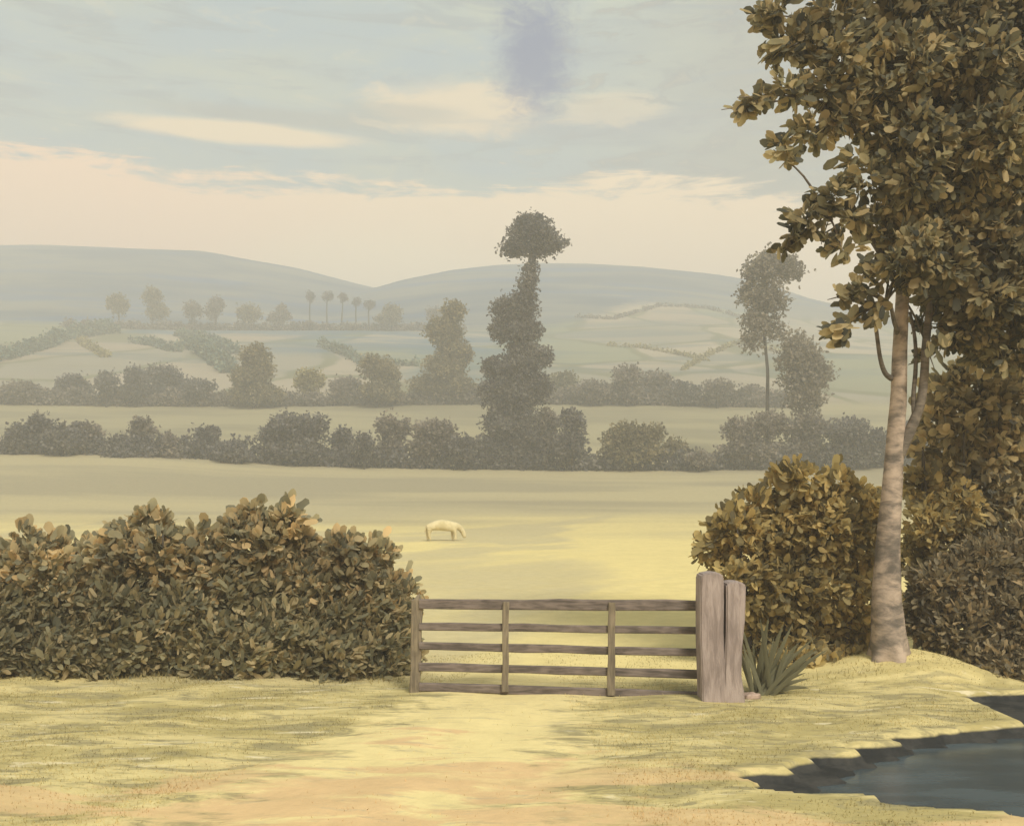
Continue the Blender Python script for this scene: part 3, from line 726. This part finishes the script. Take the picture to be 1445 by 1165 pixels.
# ------------------------------------------------------------------ grazing animal
def cow():
    Y = 50.0; s = Y / F
    X0 = wx(625, Y); b = np.array([X0, Y, float(H(X0, Y))])
    root = empty('grazing_cow', b, 'faint pale straw-coloured cow grazing head down in the yellow meadow', 'cow')
    V = [(-0.62, 0, .86), (-0.30, 0, .84), (0.10, 0, .80), (0.48, 0, .84), (0.78, 0, .78), (0.98, 0, .55), (1.08, 0, .33), (1.14, 0, .14),   # spine to muzzle
         (-0.72, .14, .62), (-0.80, .14, .36), (-0.76, .14, .04), (-0.68, -.14, .62), (-0.72, -.14, .36), (-0.64, -.14, .04),
         (0.50, .14, .55), (0.50, .14, .32), (0.52, .14, .04), (0.58, -.14, .55), (0.64, -.14, .32), (0.62, -.14, .04), (-0.84, 0, .80), (-0.92, 0, .45)]
    E = [(0, 1), (1, 2), (2, 3), (3, 4), (4, 5), (5, 6), (6, 7), (0, 8), (8, 9), (9, 10), (0, 11), (11, 12), (12, 13), (3, 14), (14, 15), (15, 16), (3, 17), (17, 18), (18, 19), (0, 20), (20, 21)]
    R = [.27, .30, .31, .29, .20, .14, .135, .085, .16, .075, .055, .16, .075, .055, .12, .07, .055, .12, .07, .055, .04, .03]
    me = bpy.data.meshes.new('body'); me.from_pydata(V, E, []); o = bpy.data.objects.new('body', me); C.objects.link(o); o.parent = root
    sk = o.modifiers.new('skin', 'SKIN')
    for i, r in enumerate(R): me.skin_vertices[0].data[i].radius = (r, r)
    me.skin_vertices[0].data[0].use_root = True
    sb_ = o.modifiers.new('sub', 'SUBSURF'); sb_.levels = 2; sb_.render_levels = 2
    dg = bpy.context.evaluated_depsgraph_get()
    me2 = bpy.data.meshes.new_from_object(o.evaluated_get(dg))
    o.modifiers.clear(); o.data = me2; me2.name = 'body'
    me2.polygons.foreach_set('use_smooth', [True] * len(me2.polygons))
    hide = bark('straw_hide', (0.52, 0.45, 0.25), (0.66, 0.58, 0.36), 3, (1, 1, 1), 0.1)
    me2.materials.clear(); me2.materials.append(hide)
    for sgn in (1, -1):
        bm = bmesh.new(); bmesh.ops.create_uvsphere(bm, u_segments=10, v_segments=8, radius=1)
        bmesh.ops.scale(bm, vec=(.04, .10, .055), verts=bm.verts); bmesh.ops.translate(bm, vec=(0.93, sgn * .17, .52), verts=bm.verts)
        bm_obj('ear', bm, hide, root, True)
    o2 = [c for c in root.children]
    root.scale = (0.98, 0.98, 0.98)
    root.rotation_euler = (0, 0, 0.15)
cow()

# ------------------------------------------------------------------ far trees, bushes and hedges
def far_plant(name, label, cat, group, Y, base_px, lobes, mat, size, cover=1.8, trunk=None, seed=0, asp=0.55, crown='crown', tm=None, soft=0.8):
    rng = np.random.default_rng(seed + 100)
    X0 = wx(base_px, Y); b = np.array([X0, Y, float(H(X0, Y))])
    root = empty(name, b, label, cat, group)
    s = Y / F; Vs = []
    for l in lobes:
        px, py, rx, ry = l[:4]; dY = l[4] if len(l) > 4 else 0
        c = P(px, py, Y) - b; c[1] += dY
        # knobbly: each lobe is a few smaller clumps round a core
        rr = np.array([rx * s, (rx * 0.6 + ry * 0.4) * s, ry * s])
        Vs.append(lobe_leaves(rng, c, rr * 0.84, size * 0.6, cover * 0.85, asp, spray=3, deep=0.7, spread=0.9, soft=soft))
        for k in range(max(3, int(3 + rx / 9))):
            d = unit(rng, 1)[0]; d[2] = abs(d[2]) * 0.9 - 0.15
            cc = c + d * rr * 0.68
            Vs.append(lobe_leaves(rng, cc, rr * rng.uniform(0.32, 0.5), size * 0.62, cover * 0.8, asp, spray=3, deep=0.8, spread=0.9, soft=soft))
    for i, V in enumerate(Vs):
        gz = H(V[:, 0, 0] + b[0], V[:, 0, 1] + b[1]) - b[2]
        Vs[i] = V[V[:, :, 2].min(1) > gz - 0.3]
    leaf_mesh(crown, [v for v in Vs if len(v)], mat, root)
    l0 = lobes[0]
    if trunk is None:
        top = P(l0[0], l0[1], Y) - b
        pts = [(0, 0, -0.3), (top[0] * 0.4, 0, top[2] * 0.5), tuple(top)]
        r0 = max(0.12, l0[2] * s * 0.09); rad = [r0, r0 * 0.8, r0 * 0.4]
    else:
        pts = [tuple(P(x, y, Y) - b) for x, y, r in trunk]; rad = [r * s for x, y, r in trunk]
        pts[0] = (pts[0][0], 0, -0.4)
    tube('trunk', pts, rad, tm or M_DARKBARK, root, sides=8, sub=3)
    return root

def hedge_strip(label, Y, px0, px1, hpx, mat, size, seed, group, path=None, hvar=0.35, wid=1.0, cover=1.5, gaps=0.0):
    """a low continuous hedge following the ground; path: [(px, Y)] for one that climbs"""
    rng = np.random.default_rng(seed)
    path = path or [(px0, Y), (px1, Y)]
    pts = [np.array([wx(x, y_), y_]) for x, y_ in path]
    mid = pts[len(pts) // 2]
    b = np.array([mid[0], mid[1], float(H(mid[0], mid[1]))])
    root = empty('hedge', b, label, 'hedge', group)
    Vs = []
    for a, c in zip(pts[:-1], pts[1:]):
        L = np.linalg.norm(c - a); hh = hpx * a[1] / F
        n = max(2, int(L / (hh * 0.75)))
        for k in range(n):
            p = a + (c - a) * (k + rng.uniform(-.3, .3)) / n
            z = float(H(p[0], p[1]))
            h = hh * rng.uniform(1 - hvar, 1 + hvar)
            if gaps and rng.random() < gaps: continue
            Vs.append(lobe_leaves(rng, np.array([p[0], p[1], z + h * 0.45]) - b, (hh * 0.75, hh * 0.5 * wid, h * 0.55), size * 0.8, cover, 0.55, spray=3, deep=0.6, spread=0.9, soft=0.5))
    for i, V in enumerate(Vs):
        gz = H(V[:, 0, 0] + b[0], V[:, 0, 1] + b[1]) - b[2]
        Vs[i] = V[V[:, :, 2].min(1) > gz - 0.3]
    leaf_mesh('foliage', Vs, mat, root)
    return root

R1 = 'bushes of the dark hedgerow across the meadow'
Y1 = 112.0
ROW1 = [  # label, base px, lobes, material
 ('low grey bush at the very start of the dark hedgerow', 24, [(26, 620, 20, 24)], FAR_GREY),
 ('leaning grey bush with a high rounded top near the start of the dark hedgerow', 58, [(58, 604, 20, 20), (52, 628, 20, 18)], FAR_GREY),
 ('broad dome-shaped grey bush third along the dark hedgerow', 88, [(88, 622, 24, 22), (92, 610, 14, 12)], FAR_GREY),
 ('small knob-topped bush between two domes early in the dark hedgerow', 110, [(110, 606, 9, 13), (112, 628, 14, 16)], FAR_GREY),
 ('pale-topped bush just before the first dip in the dark hedgerow', 130, [(130, 614, 15, 17), (130, 636, 16, 12)], FAR_BROWN),
 ('round purplish bush just after the first dip in the dark hedgerow', 166, [(166, 636, 22, 22)], FAR_GREY),
 ('bush with a tufted olive head rising over two low round bushes', 202, [(203, 606, 22, 16), (200, 628, 18, 16)], FAR_BROWN),
 ('squat dark bush under the tufted olive head', 212, [(212, 640, 26, 19)], FAR_GREY),
 ('thin small bush between the tufted head and the curled bush', 241, [(241, 624, 11, 11), (243, 642, 14, 13)], FAR_BROWN),
 ('curled dome bush standing above a long low stretch of hedgerow', 292, [(293, 616, 20, 15), (285, 638, 26, 16)], FAR_GREY),
 ('low spreading bush just beside the largest bush of the hedgerow', 330, [(330, 640, 26, 15)], FAR_GREY),
 ('largest bush of the dark hedgerow, wide with a scalloped top', 418, [(408, 610, 34, 30), (440, 604, 26, 22), (385, 620, 18, 24), (425, 636, 46, 22)], FAR_GREY),
 ('low bush stepping down from the largest bush', 484, [(484, 620, 17, 17), (484, 642, 20, 16)], FAR_GREY),
 ('low rounded bush before the twin-headed bush', 514, [(514, 630, 18, 20)], FAR_GREY),
 ('twin-headed bush with the taller head first', 552, [(546, 604, 15, 22), (568, 608, 12, 18), (552, 636, 24, 20)], FAR_BROWN),
 ('broad leaning bush with pale crown edge beside the tall ivy-clad tree', 612, [(614, 610, 28, 22), (600, 634, 30, 20), (634, 622, 16, 18)], FAR_BROWN),
 ('low dark bush at the foot of the tall ivy-clad tree, hedge side', 655, [(655, 634, 20, 20)], FAR_GREY),
 ('slanting brown bush on the far side of the tall ivy-clad tree', 768, [(768, 600, 20, 22), (765, 630, 28, 24)], FAR_BROWN),
 ('high oval bush second after the tall ivy-clad tree', 808, [(808, 596, 18, 22), (800, 628, 26, 26)], FAR_GREY),
 ('wide olive bush with a long sloping shoulder midway to the forked trees', 892, [(880, 618, 30, 24), (918, 616, 22, 18), (890, 640, 50, 18)], FAR_OLIVE),
 ('pale low bush at the tapering end of the wide olive bush', 953, [(953, 634, 18, 15)], FAR_OLIVE),
 ('smallest low brown bush in the gap before the big brown bush', 986, [(986, 648, 20, 10)], FAR_BROWN),
 ('big rounded brown bush at the foot of the slim-trunked tree', 1062, [(1050, 612, 32, 26), (1082, 602, 28, 22), (1060, 640, 48, 18)], FAR_BROWN),
 ('broad hazy bush below the egg-shaped tree', 1135, [(1138, 604, 30, 24), (1130, 636, 40, 22)], FAR_BROWN),
 ('last pale hazy bush of the hedgerow close to the oak trunk', 1205, [(1195, 612, 34, 24), (1225, 626, 26, 24), (1200, 640, 40, 18)], FAR_GREY),
 ('hazy bush of the hedgerow glimpsed beyond the oak trunk', 1290, [(1290, 620, 34, 28), (1330, 630, 34, 26)], FAR_GREY),
]
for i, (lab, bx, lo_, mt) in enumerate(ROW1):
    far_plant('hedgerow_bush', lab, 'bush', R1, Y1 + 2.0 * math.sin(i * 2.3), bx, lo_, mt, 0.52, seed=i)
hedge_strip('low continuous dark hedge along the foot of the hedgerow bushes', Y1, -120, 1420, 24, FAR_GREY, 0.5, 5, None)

# the landmark tree and the trees by it
far_plant('tall_tree', 'tallest far tree, ivy-clad below with a domed crown above the skyline', 'tree', None, 112.5, 725,
   [(750, 336, 38, 26), (720, 352, 20, 12), (780, 346, 20, 14), (752, 316, 28, 14), (738, 352, 22, 12), (765, 358, 16, 8), (750, 378, 12, 10), (746, 392, 13, 9), (744, 404, 15, 9), (740, 418, 18, 10), (715, 440, 26, 24), (742, 440, 22, 22), (738, 495, 24, 14), (708, 468, 20, 20), (730, 470, 30, 24), (752, 468, 14, 18),
    (755, 505, 26, 22), (700, 522, 24, 20), (728, 520, 34, 26), (750, 550, 30, 32), (715, 560, 42, 34), (690, 552, 18, 16), (722, 598, 38, 32), (706, 630, 38, 28), (745, 620, 24, 26)],
   FAR_GREY, 0.42, trunk=[(726, 660, 12), (734, 560, 10), (742, 450, 8), (748, 395, 6), (752, 350, 5), (754, 320, 3)], seed=201, cover=1.4, soft=0.9)
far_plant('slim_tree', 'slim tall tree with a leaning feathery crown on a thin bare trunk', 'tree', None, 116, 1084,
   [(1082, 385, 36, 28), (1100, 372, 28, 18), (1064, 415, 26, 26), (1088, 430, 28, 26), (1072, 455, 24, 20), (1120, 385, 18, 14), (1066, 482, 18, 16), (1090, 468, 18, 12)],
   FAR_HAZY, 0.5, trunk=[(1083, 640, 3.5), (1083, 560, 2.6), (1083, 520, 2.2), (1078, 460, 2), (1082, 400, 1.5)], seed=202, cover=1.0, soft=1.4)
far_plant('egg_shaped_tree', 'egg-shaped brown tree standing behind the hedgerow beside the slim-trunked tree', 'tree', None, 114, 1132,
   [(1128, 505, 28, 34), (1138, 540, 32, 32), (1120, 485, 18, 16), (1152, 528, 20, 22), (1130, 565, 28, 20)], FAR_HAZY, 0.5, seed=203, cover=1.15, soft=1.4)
R2 = 'trees and bushes of the second hedgerow'
Y2 = 180.0
ROW2 = [
 ('low grey bush at the start of the second hedgerow', 30, [(28, 552, 34, 14)], FAR_BROWN),
 ('grey dome bush at the edge of the pale field in the second hedgerow', 100, [(100, 544, 22, 18), (115, 552, 18, 14)], FAR_GREY),
 ('slanting grey bush after the dome bush in the second hedgerow', 150, [(152, 540, 18, 20)], FAR_GREY),
 ('narrow upright grey tree of the second hedgerow', 192, [(192, 532, 16, 20), (190, 552, 20, 16)], FAR_GREY),
 ('largest grey clump of the second hedgerow with a curled top', 232, [(230, 534, 24, 24), (246, 540, 16, 18), (232, 556, 36, 16)], FAR_GREY),
 ('low sloping bush after the largest grey clump of the second hedgerow', 280, [(278, 550, 26, 18)], FAR_GREY),
 ('olive tree with a pointed head rising from the second hedgerow', 358, [(358, 506, 22, 22), (352, 532, 28, 20), (366, 522, 20, 24), (358, 555, 40, 18)], FAR_OLIVE),
 ('yellowish bush in the second hedgerow', 437, [(436, 540, 24, 18)], FAR_YELLOW),
 ('low brown bush between the yellowish bush and the round olive tree', 490, [(488, 550, 30, 18)], FAR_BROWN),
 ('round olive tree on the second hedgerow', 532, [(528, 520, 26, 22), (545, 530, 20, 18), (540, 552, 34, 16)], FAR_OLIVE),
 ('tall olive-brown tree with a narrow head leaning over the second hedgerow', 632, [(640, 440, 18, 20), (628, 470, 28, 24), (640, 500, 26, 26), (624, 520, 34, 26), (640, 545, 30, 24), (608, 545, 30, 20)], FAR_OLIVE),
 ('pale round tree just past the tall ivy-clad tree on the second hedgerow', 798, [(796, 545, 26, 24)], FAR_PALE),
 ('low pale grey bush next to the pale round tree', 838, [(838, 553, 26, 17)], FAR_BROWN),
 ('high domed grey tree midway along the second hedgerow', 884, [(884, 534, 24, 24), (884, 556, 28, 16)], FAR_BROWN),
 ('grey tree with a flat shoulder next to the high domed tree', 926, [(926, 540, 24, 20)], FAR_BROWN),
 ('low dark bush in the dip after the flat-shouldered tree', 962, [(962, 554, 26, 18)], FAR_GREY),
 ('small domed bush near the slim bare trunk on the second hedgerow', 1012, [(1012, 550, 24, 17)], FAR_BROWN),
 ('last faint bush of the second hedgerow beside the slim bare trunk', 1058, [(1056, 558, 26, 14)], FAR_BROWN),
]
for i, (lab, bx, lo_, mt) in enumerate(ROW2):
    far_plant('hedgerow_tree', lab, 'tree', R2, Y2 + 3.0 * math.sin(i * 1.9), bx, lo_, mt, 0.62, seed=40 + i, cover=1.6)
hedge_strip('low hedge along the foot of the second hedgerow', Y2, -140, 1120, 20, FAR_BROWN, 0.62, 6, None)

R3 = 'small trees on the hillside hedge'
Y3 = 336.0
ROW3 = [
 ('first olive tree on the hillside hedge, loosely shaped', 168, [(168, 430, 15, 18)], FAR_OLIVE),
 ('tallest round-headed tree on the hillside hedge', 216, [(214, 420, 14, 16), (220, 440, 16, 14)], FAR_OLIVE),
 ('small round tree third along the hillside hedge', 271, [(271, 438, 14, 14)], FAR_BROWN),
 ('leaning purplish tree on the hillside hedge', 304, [(306, 430, 11, 13), (300, 442, 12, 11)], FAR_BROWN),
 ('broad domed tree on the hillside hedge', 351, [(351, 444, 18, 14)], FAR_OLIVE),
 ('low bush with a small knob before the lollipop trees', 392, [(394, 448, 17, 10), (398, 436, 7, 8)], FAR_BROWN),
 ('domed olive bush after the lollipop trees on the hillside hedge', 553, [(553, 441, 13, 13), (548, 450, 20, 8)], FAR_OLIVE),
 ('small hazy bush near the tall olive-brown tree on the hillside hedge', 612, [(612, 444, 12, 12)], FAR_BROWN),
]
for i, (lab, bx, lo_, mt) in enumerate(ROW3):
    far_plant('hillside_tree', lab, 'tree', R3, Y3 + 3.0 * math.sin(i * 1.7), bx, lo_, mt, 0.9, seed=80 + i, cover=1.7)
LOL = [(438, 419, 7, 9, 'first and darkest-headed lollipop tree on the hillside'), (462, 418, 8, 8, 'second lollipop tree with a wide faint head on the hillside'), (484, 420, 7, 7, 'third lollipop tree with a leaning trunk on the hillside'),
       (503, 426, 7, 6, 'fourth lollipop tree with a flat head on the hillside'), (521, 430, 9, 7, 'last and shortest lollipop tree on the hillside')]
for i, (x, y, rx, ry, lab) in enumerate(LOL):
    far_plant('slender_tree', lab, 'tree', 'row of five lollipop trees on the hillside', Y3, x - (2 if i == 2 else 0), [(x, y, rx, ry + 1)], FAR_GREY, 0.5, seed=100 + i, cover=1.0,
              trunk=[(x - (3 if i == 2 else 0), 456, 1.3), (x - 1, 440, 1.0), (x, y, 0.6)])
hedge_strip('long brownish hedge under the small hillside trees', Y3, 95, 660, 9, FAR_BROWN, 0.9, 7, None)
RH = 'hedges between the hillside fields'
hedge_strip('thick blue-green hedge climbing the hillside at its edge', 0, 0, 0, 15, FAR_BLUE, 0.8, 8, RH, path=[(-20, 232), (10, 240), (62, 268), (90, 292), (145, 318), (178, 320)], hvar=0.6, gaps=0.22)
hedge_strip('short curving green hedge in the pale hillside field', 0, 0, 0, 7, FAR_BLUE, 0.8, 9, RH, path=[(185, 288), (221, 276), (239, 262), (266, 260)], hvar=0.6, gaps=0.22)
hedge_strip('green hedge slanting down towards the pointed olive tree', 0, 0, 0, 8, FAR_BLUE, 0.8, 10, RH, path=[(252, 312), (294, 290), (322, 268), (334, 256)], hvar=0.6, gaps=0.22)
hedge_strip('thin yellowish hedge across the pale hillside field', 0, 0, 0, 5, FAR_YELLOW, 0.8, 11, RH, path=[(112, 290), (132, 262), (150, 245)], hvar=0.6, gaps=0.22)
hedge_strip('broad blue bushy hedge dropping to the second hedgerow', 0, 0, 0, 16, FAR_BLUE, 0.8, 12, RH, path=[(262, 276), (290, 252), (325, 222)], hvar=0.6, gaps=0.22)
hedge_strip('blue-green hedge below the blue field in the combe', 0, 0, 0, 8, FAR_BLUE, 0.8, 13, RH, path=[(455, 278), (490, 258), (512, 240), (590, 238)], hvar=0.6, gaps=0.22)
hedge_strip('dim hedge along the lip of the far bluish hill', 0, 0, 0, 3, FAR_BROWN, 0.8, 14, RH, path=[(815, 372), (865, 366), (930, 404), (1000, 408), (1050, 392)], hvar=0.6, gaps=0.22)
hedge_strip('thin yellowish hedge high on the pale slope', 0, 0, 0, 3, FAR_YELLOW, 0.7, 15, RH, path=[(860, 288), (905, 282), (965, 262), (1000, 250)], hvar=0.6, gaps=0.22)
hedge_strip('pale hedge crossing the slope behind the slim-trunked tree', 0, 0, 0, 3, FAR_YELLOW, 0.7, 16, RH, path=[(960, 232), (1000, 262), (1040, 285), (1110, 262)], hvar=0.6, gaps=0.22)

# ------------------------------------------------------------------ grass tufts close to the viewer
def grass():
    rng = np.random.default_rng(77)
    N = 130000
    Y = 6.6 + 8.6 * rng.random(N) ** 1.1; X = rng.uniform(-1, 1, N) * (Y * 0.56 + 0.4)
    d = np.minimum(poly_sd(POND, X, Y), poly_sd(ARM, X, Y))
    lane = np.abs(X - (-0.15 - 0.16 * (12.5 - Y))) / (0.75 + 0.22 * (12.5 - Y))
    clump = 0.5 + 0.5 * np.sin(X * 2.1 + 1.3 * np.sin(Y * 1.7)) * np.sin(Y * 3.3 + np.sin(X * 1.1))
    keep = (d > 0.12) & (rng.random(N) < np.clip(0.1 + 0.9 * clump ** 1.2, 0, 1)) & ((lane > 1.0) | (rng.random(N) < 0.04))
    X, Y = X[keep], Y[keep]; n = len(X)
    Z = H(X, Y)
    h = rng.uniform(0.010, 0.032, n); th = rng.uniform(0, 6.283, n); w = rng.uniform(0.003, 0.007, n)
    h = h * np.where((np.abs(Y - 13.25 + 0.25 * np.sin(X * 2.3) + 0.12 * np.sin(X * 7)) < 0.3) & (X < -1.2), 3.2, 1.0) * np.where((Y > 12.6) & (X > 2.9) & (X < 4.8), 2.2, 1.0)
    lean = rng.uniform(0.2, 0.9, n) * h; la = rng.uniform(0, 6.283, n)
    b = np.stack([X, Y, Z - 0.004], 1); s = np.stack([np.cos(th) * w, np.sin(th) * w, 0 * w], 1)
    tip = b + np.stack([np.cos(la) * lean, np.sin(la) * lean, h], 1)
    V = np.stack([b - s, b + s, tip], 1).reshape(-1, 3)
    gm, nt, out = mat_nodes('grass_blades'); g = NT(nt)
    geo = g.n('ShaderNodeNewGeometry'); sp = g.n('ShaderNodeSeparateXYZ'); g.link(geo.outputs['Position'], sp.inputs[0])
    col = near_colour(g, geo.outputs['Position'], sp.outputs[0], sp.outputs[1])
    hv = g.n('ShaderNodeHueSaturation'); g.link(col, hv.inputs['Color'])
    g.link(g.math('ADD', 0.9, g.math('MULTIPLY', geo.outputs['Random Per Island'], 0.45)), hv.inputs['Value'])
    df = g.n('ShaderNodeBsdfDiffuse'); tl = g.n('ShaderNodeBsdfTranslucent'); mx = g.n('ShaderNodeMixShader'); mx.inputs[0].default_value = 0.55
    g.link(hv.outputs[0], df.inputs[0]); g.link(hv.outputs[0], tl.inputs[0]); g.link(df.outputs[0], mx.inputs[1]); g.link(tl.outputs[0], mx.inputs[2]); g.link(mx.outputs[0], out.inputs[0])
    o = mesh_obj('grass', V, [], gm)
    me = o.data
    me.loops.add(n * 3); me.loops.foreach_set('vertex_index', np.arange(n * 3, dtype=np.int32))
    me.polygons.add(n); me.polygons.foreach_set('loop_start', (np.arange(n) * 3).astype(np.int32)); me.update(calc_edges=True)
    tag(o, kind='stuff')
grass()

# ------------------------------------------------------------------ air
m, nt, out = mat_nodes('summer_haze'); g = NT(nt)
pv = g.n('ShaderNodeVolumePrincipled'); pv.inputs['Color'].default_value = (0.80, 0.825, 0.835, 1); pv.inputs['Density'].default_value = 0.0026
pv.inputs['Anisotropy'].default_value = 0.0
g.link(pv.outputs[0], out.inputs['Volume'])
bm = bmesh.new(); bmesh.ops.create_cube(bm, size=1.0)
zlo = float(GZ.min()) - 1.0; zhi = max(150.0, float(GZ.max()) + 3)
bmesh.ops.scale(bm, vec=(1130, 850, zhi - zlo), verts=bm.verts)
bmesh.ops.translate(bm, vec=(0, 382, (zhi + zlo) / 2), verts=bm.verts)
haze = bm_obj('haze', bm, m); tag(haze, kind='stuff')
haze.display_type = 'WIRE'

# ------------------------------------------------------------------ sky and sun
SUN_EL, SUN_AZ = math.radians(47), math.radians(155)      # azimuth clockwise from +Y: behind the viewer, to the right
w = bpy.data.worlds.new('World'); scene.world = w; w.use_nodes = True
nt = w.node_tree; nt.nodes.clear(); g = NT(nt)
wo = g.n('ShaderNodeOutputWorld'); bg = g.n('ShaderNodeBackground'); g.link(bg.outputs[0], wo.inputs[0])
sky = g.n('ShaderNodeTexSky', sky_type='NISHITA'); sky.sun_disc = False
sky.sun_elevation = SUN_EL; sky.sun_rotation = SUN_AZ; sky.dust_density = 2.0; sky.altitude = 50
tc = g.n('ShaderNodeTexCoord'); D = tc.outputs['Generated']
sp = g.n('ShaderNodeSeparateXYZ'); g.link(D, sp.inputs[0])
az = g.math('MULTIPLY', g.math('ARCTAN2', sp.outputs[0], sp.outputs[1]), 57.2958)
el = g.math('MULTIPLY', g.math('ARCSINE', sp.outputs[2]), 57.2958)
ae = g.n('ShaderNodeCombineXYZ'); g.link(az, ae.inputs[0]); g.link(el, ae.inputs[1])
n_big = g.noise(g.mapping(ae.outputs[0], (0.05, 0.16, 1)), 1.0, 5, 0.6, 0.3)
n_str = g.noise(g.mapping(ae.outputs[0], (0.12, 1.0, 1), (3, 1, 0)), 1.0, 7, 0.68, 0.6)
n_fin = g.noise(g.mapping(ae.outputs[0], (0.30, 1.1, 1), (1, 7, 0)), 1.0, 7, 0.68, 0.7)
n_mix = g.noise(g.mapping(ae.outputs[0], (0.9, 1.6, 1), (4, 2, 0)), 1.0, 6, 0.7, 0.8)
def blob(a0, e0, ra, re, rough=0.8, soft=0.35, nz=None, pw=2):
    dx = g.math('DIVIDE', g.math('SUBTRACT', az, a0), ra); dy = g.math('DIVIDE', g.math('SUBTRACT', el, e0), re)
    r = g.math('POWER', g.math('ADD', g.math('POWER', g.math('ABSOLUTE', dx), pw), g.math('POWER', g.math('ABSOLUTE', dy), pw)), 1.0 / pw)
    r = g.math('ADD', r, g.math('MULTIPLY', g.math('SUBTRACT', nz or n_fin, 0.5), rough * 2))
    return g.smooth(1 + soft, 1 - soft, r)
cream = g.mix(g.smooth(0.35, 0.65, n_big), (1.08, 0.79, 0.48), (1.10, 0.83, 0.51))
peach = (1.12, 0.71, 0.45)
cream = g.mix(g.math('MULTIPLY', g.smooth(-4, -22, az), 0.75), cream, peach)
cream = g.mix(g.math('MULTIPLY', blob(-7.5, 12.5, 7, 2.2, 0.2, 0.6), 0.7), cream, (1.12, 0.90, 0.56))
blue = g.mix(g.smooth(0.38, 0.62, n_big), (0.42, 0.50, 0.44), (0.30, 0.43, 0.50))
blue = g.mix(g.smooth(2, 16, g.math('ADD', az, g.math('MULTIPLY', g.math('SUBTRACT', n_big, 0.5), 30))), blue, (0.28, 0.31, 0.295))
blue = g.mix(g.math('MULTIPLY', g.smooth(0.5, 0.64, n_str), 0.75), blue, (0.24, 0.32, 0.37))
lim = g.math('ADD', 16.9, g.math('ADD', g.math('MULTIPLY', g.math('SUBTRACT', n_big, 0.5), 6.0), g.math('ADD', g.math('MULTIPLY', g.math('SUBTRACT', n_str, 0.5), 5.5), g.math('MULTIPLY', g.math('SUBTRACT', n_fin, 0.5), 3.0))))
lim = g.math('ADD', lim, g.math('MULTIPLY', g.smooth(8, 22, az), -1.0))
blue = g.mix(g.math('MULTIPLY', g.smooth(0.50, 0.62, n_fin), g.math('MULTIPLY', g.smooth(-3, 6, az), 0.75)), blue, (0.19, 0.235, 0.275))
blue = g.mix(g.math('MULTIPLY', g.smooth(0.56, 0.66, n_fin), 0.3), blue, (0.66, 0.62, 0.46))
cl = g.mix(g.smooth(-0.45, 0.7, g.math('SUBTRACT', el, lim)), cream, blue)
cl = g.mix(g.math('MULTIPLY', blob(-13.0, 20.3, 6.5, 0.45, 0.35, 0.5, n_str), 0.75), cl, (0.31, 0.345, 0.33))      # grey bar
cl = g.mix(g.math('MULTIPLY', blob(-15.5, 19.4, 6.3, 0.55, 0.35, 0.3, n_fin), 0.95), cl, (0.95, 0.74, 0.46))   # cream streak
cl = g.mix(g.math('MULTIPLY', blob(-3.2, 21.2, 4.6, 1.35, 0.9, 0.4), 0.9), cl, (0.90, 0.71, 0.45))             # cream cloud
cl = g.mix(g.math('MULTIPLY', blob(-6.5, 20.9, 3.4, 0.5, 0.6, 0.5, n_str), 0.6), cl, (0.30, 0.34, 0.335))
cl = g.mix(g.math('MULTIPLY', blob(1.3, 23.9, 1.8, 2.5, 1.0, 0.6, n_mix, 3), 0.97), cl, (0.0, 0.075, 0.29))              # slate-blue patch
cl = g.mix(g.math('MULTIPLY', blob(5.5, 20.3, 6.5, 0.8, 1.0, 0.5, n_str), 0.55), cl, (0.27, 0.33, 0.39))
cl = g.mix(g.math('MULTIPLY', blob(5.5, 21.2, 3.0, 0.8, 1.3, 0.4), 0.6), cl, (0.80, 0.66, 0.44))
cl = g.mix(g.smooth(30, 60, el), cl, (0.46, 0.50, 0.50))
K = 10.0
vm = g.n('ShaderNodeVectorMath', operation='SCALE'); g.link(cl, vm.inputs[0]); vm.inputs['Scale'].default_value = K
fin = g.mix(0.92, sky.outputs[0], vm.outputs[0])
g.link(fin, bg.inputs['Color']); bg.inputs['Strength'].default_value = 0.085

sl = bpy.data.lights.new('sun', 'SUN'); sl.energy = 3.0; sl.angle = math.radians(16); sl.color = (1.0, 0.93, 0.80)
so = bpy.data.objects.new('sun', sl); C.objects.link(so)
to_sun = Vector((math.sin(SUN_AZ) * math.cos(SUN_EL), math.cos(SUN_AZ) * math.cos(SUN_EL), math.sin(SUN_EL)))
so.rotation_euler = to_sun.to_track_quat('Z', 'Y').to_euler(); so.location = to_sun * 300

# ------------------------------------------------------------------ camera and render settings
cd = bpy.data.cameras.new('camera'); cam = bpy.data.objects.new('camera', cd); C.objects.link(cam)
cam.location = (0, 0, EYE); cam.rotation_euler = (math.radians(90), 0, 0)
cd.sensor_fit = 'HORIZONTAL'; cd.sensor_width = 36; cd.lens = 36 * F / 1445
cd.shift_y = (HY - 582.5) / 1445
cd.clip_start = 0.1; cd.clip_end = 5000
scene.camera = cam
scene.render.engine = 'CYCLES'
scene.cycles.volume_bounces = 2
scene.cycles.max_bounces = 8
scene.cycles.use_denoising = True
vs = scene.view_settings
vs.view_transform = 'Standard'; vs.look = 'None'; vs.gamma = 1.0; vs.use_curve_mapping = False; vs.exposure = 0.58
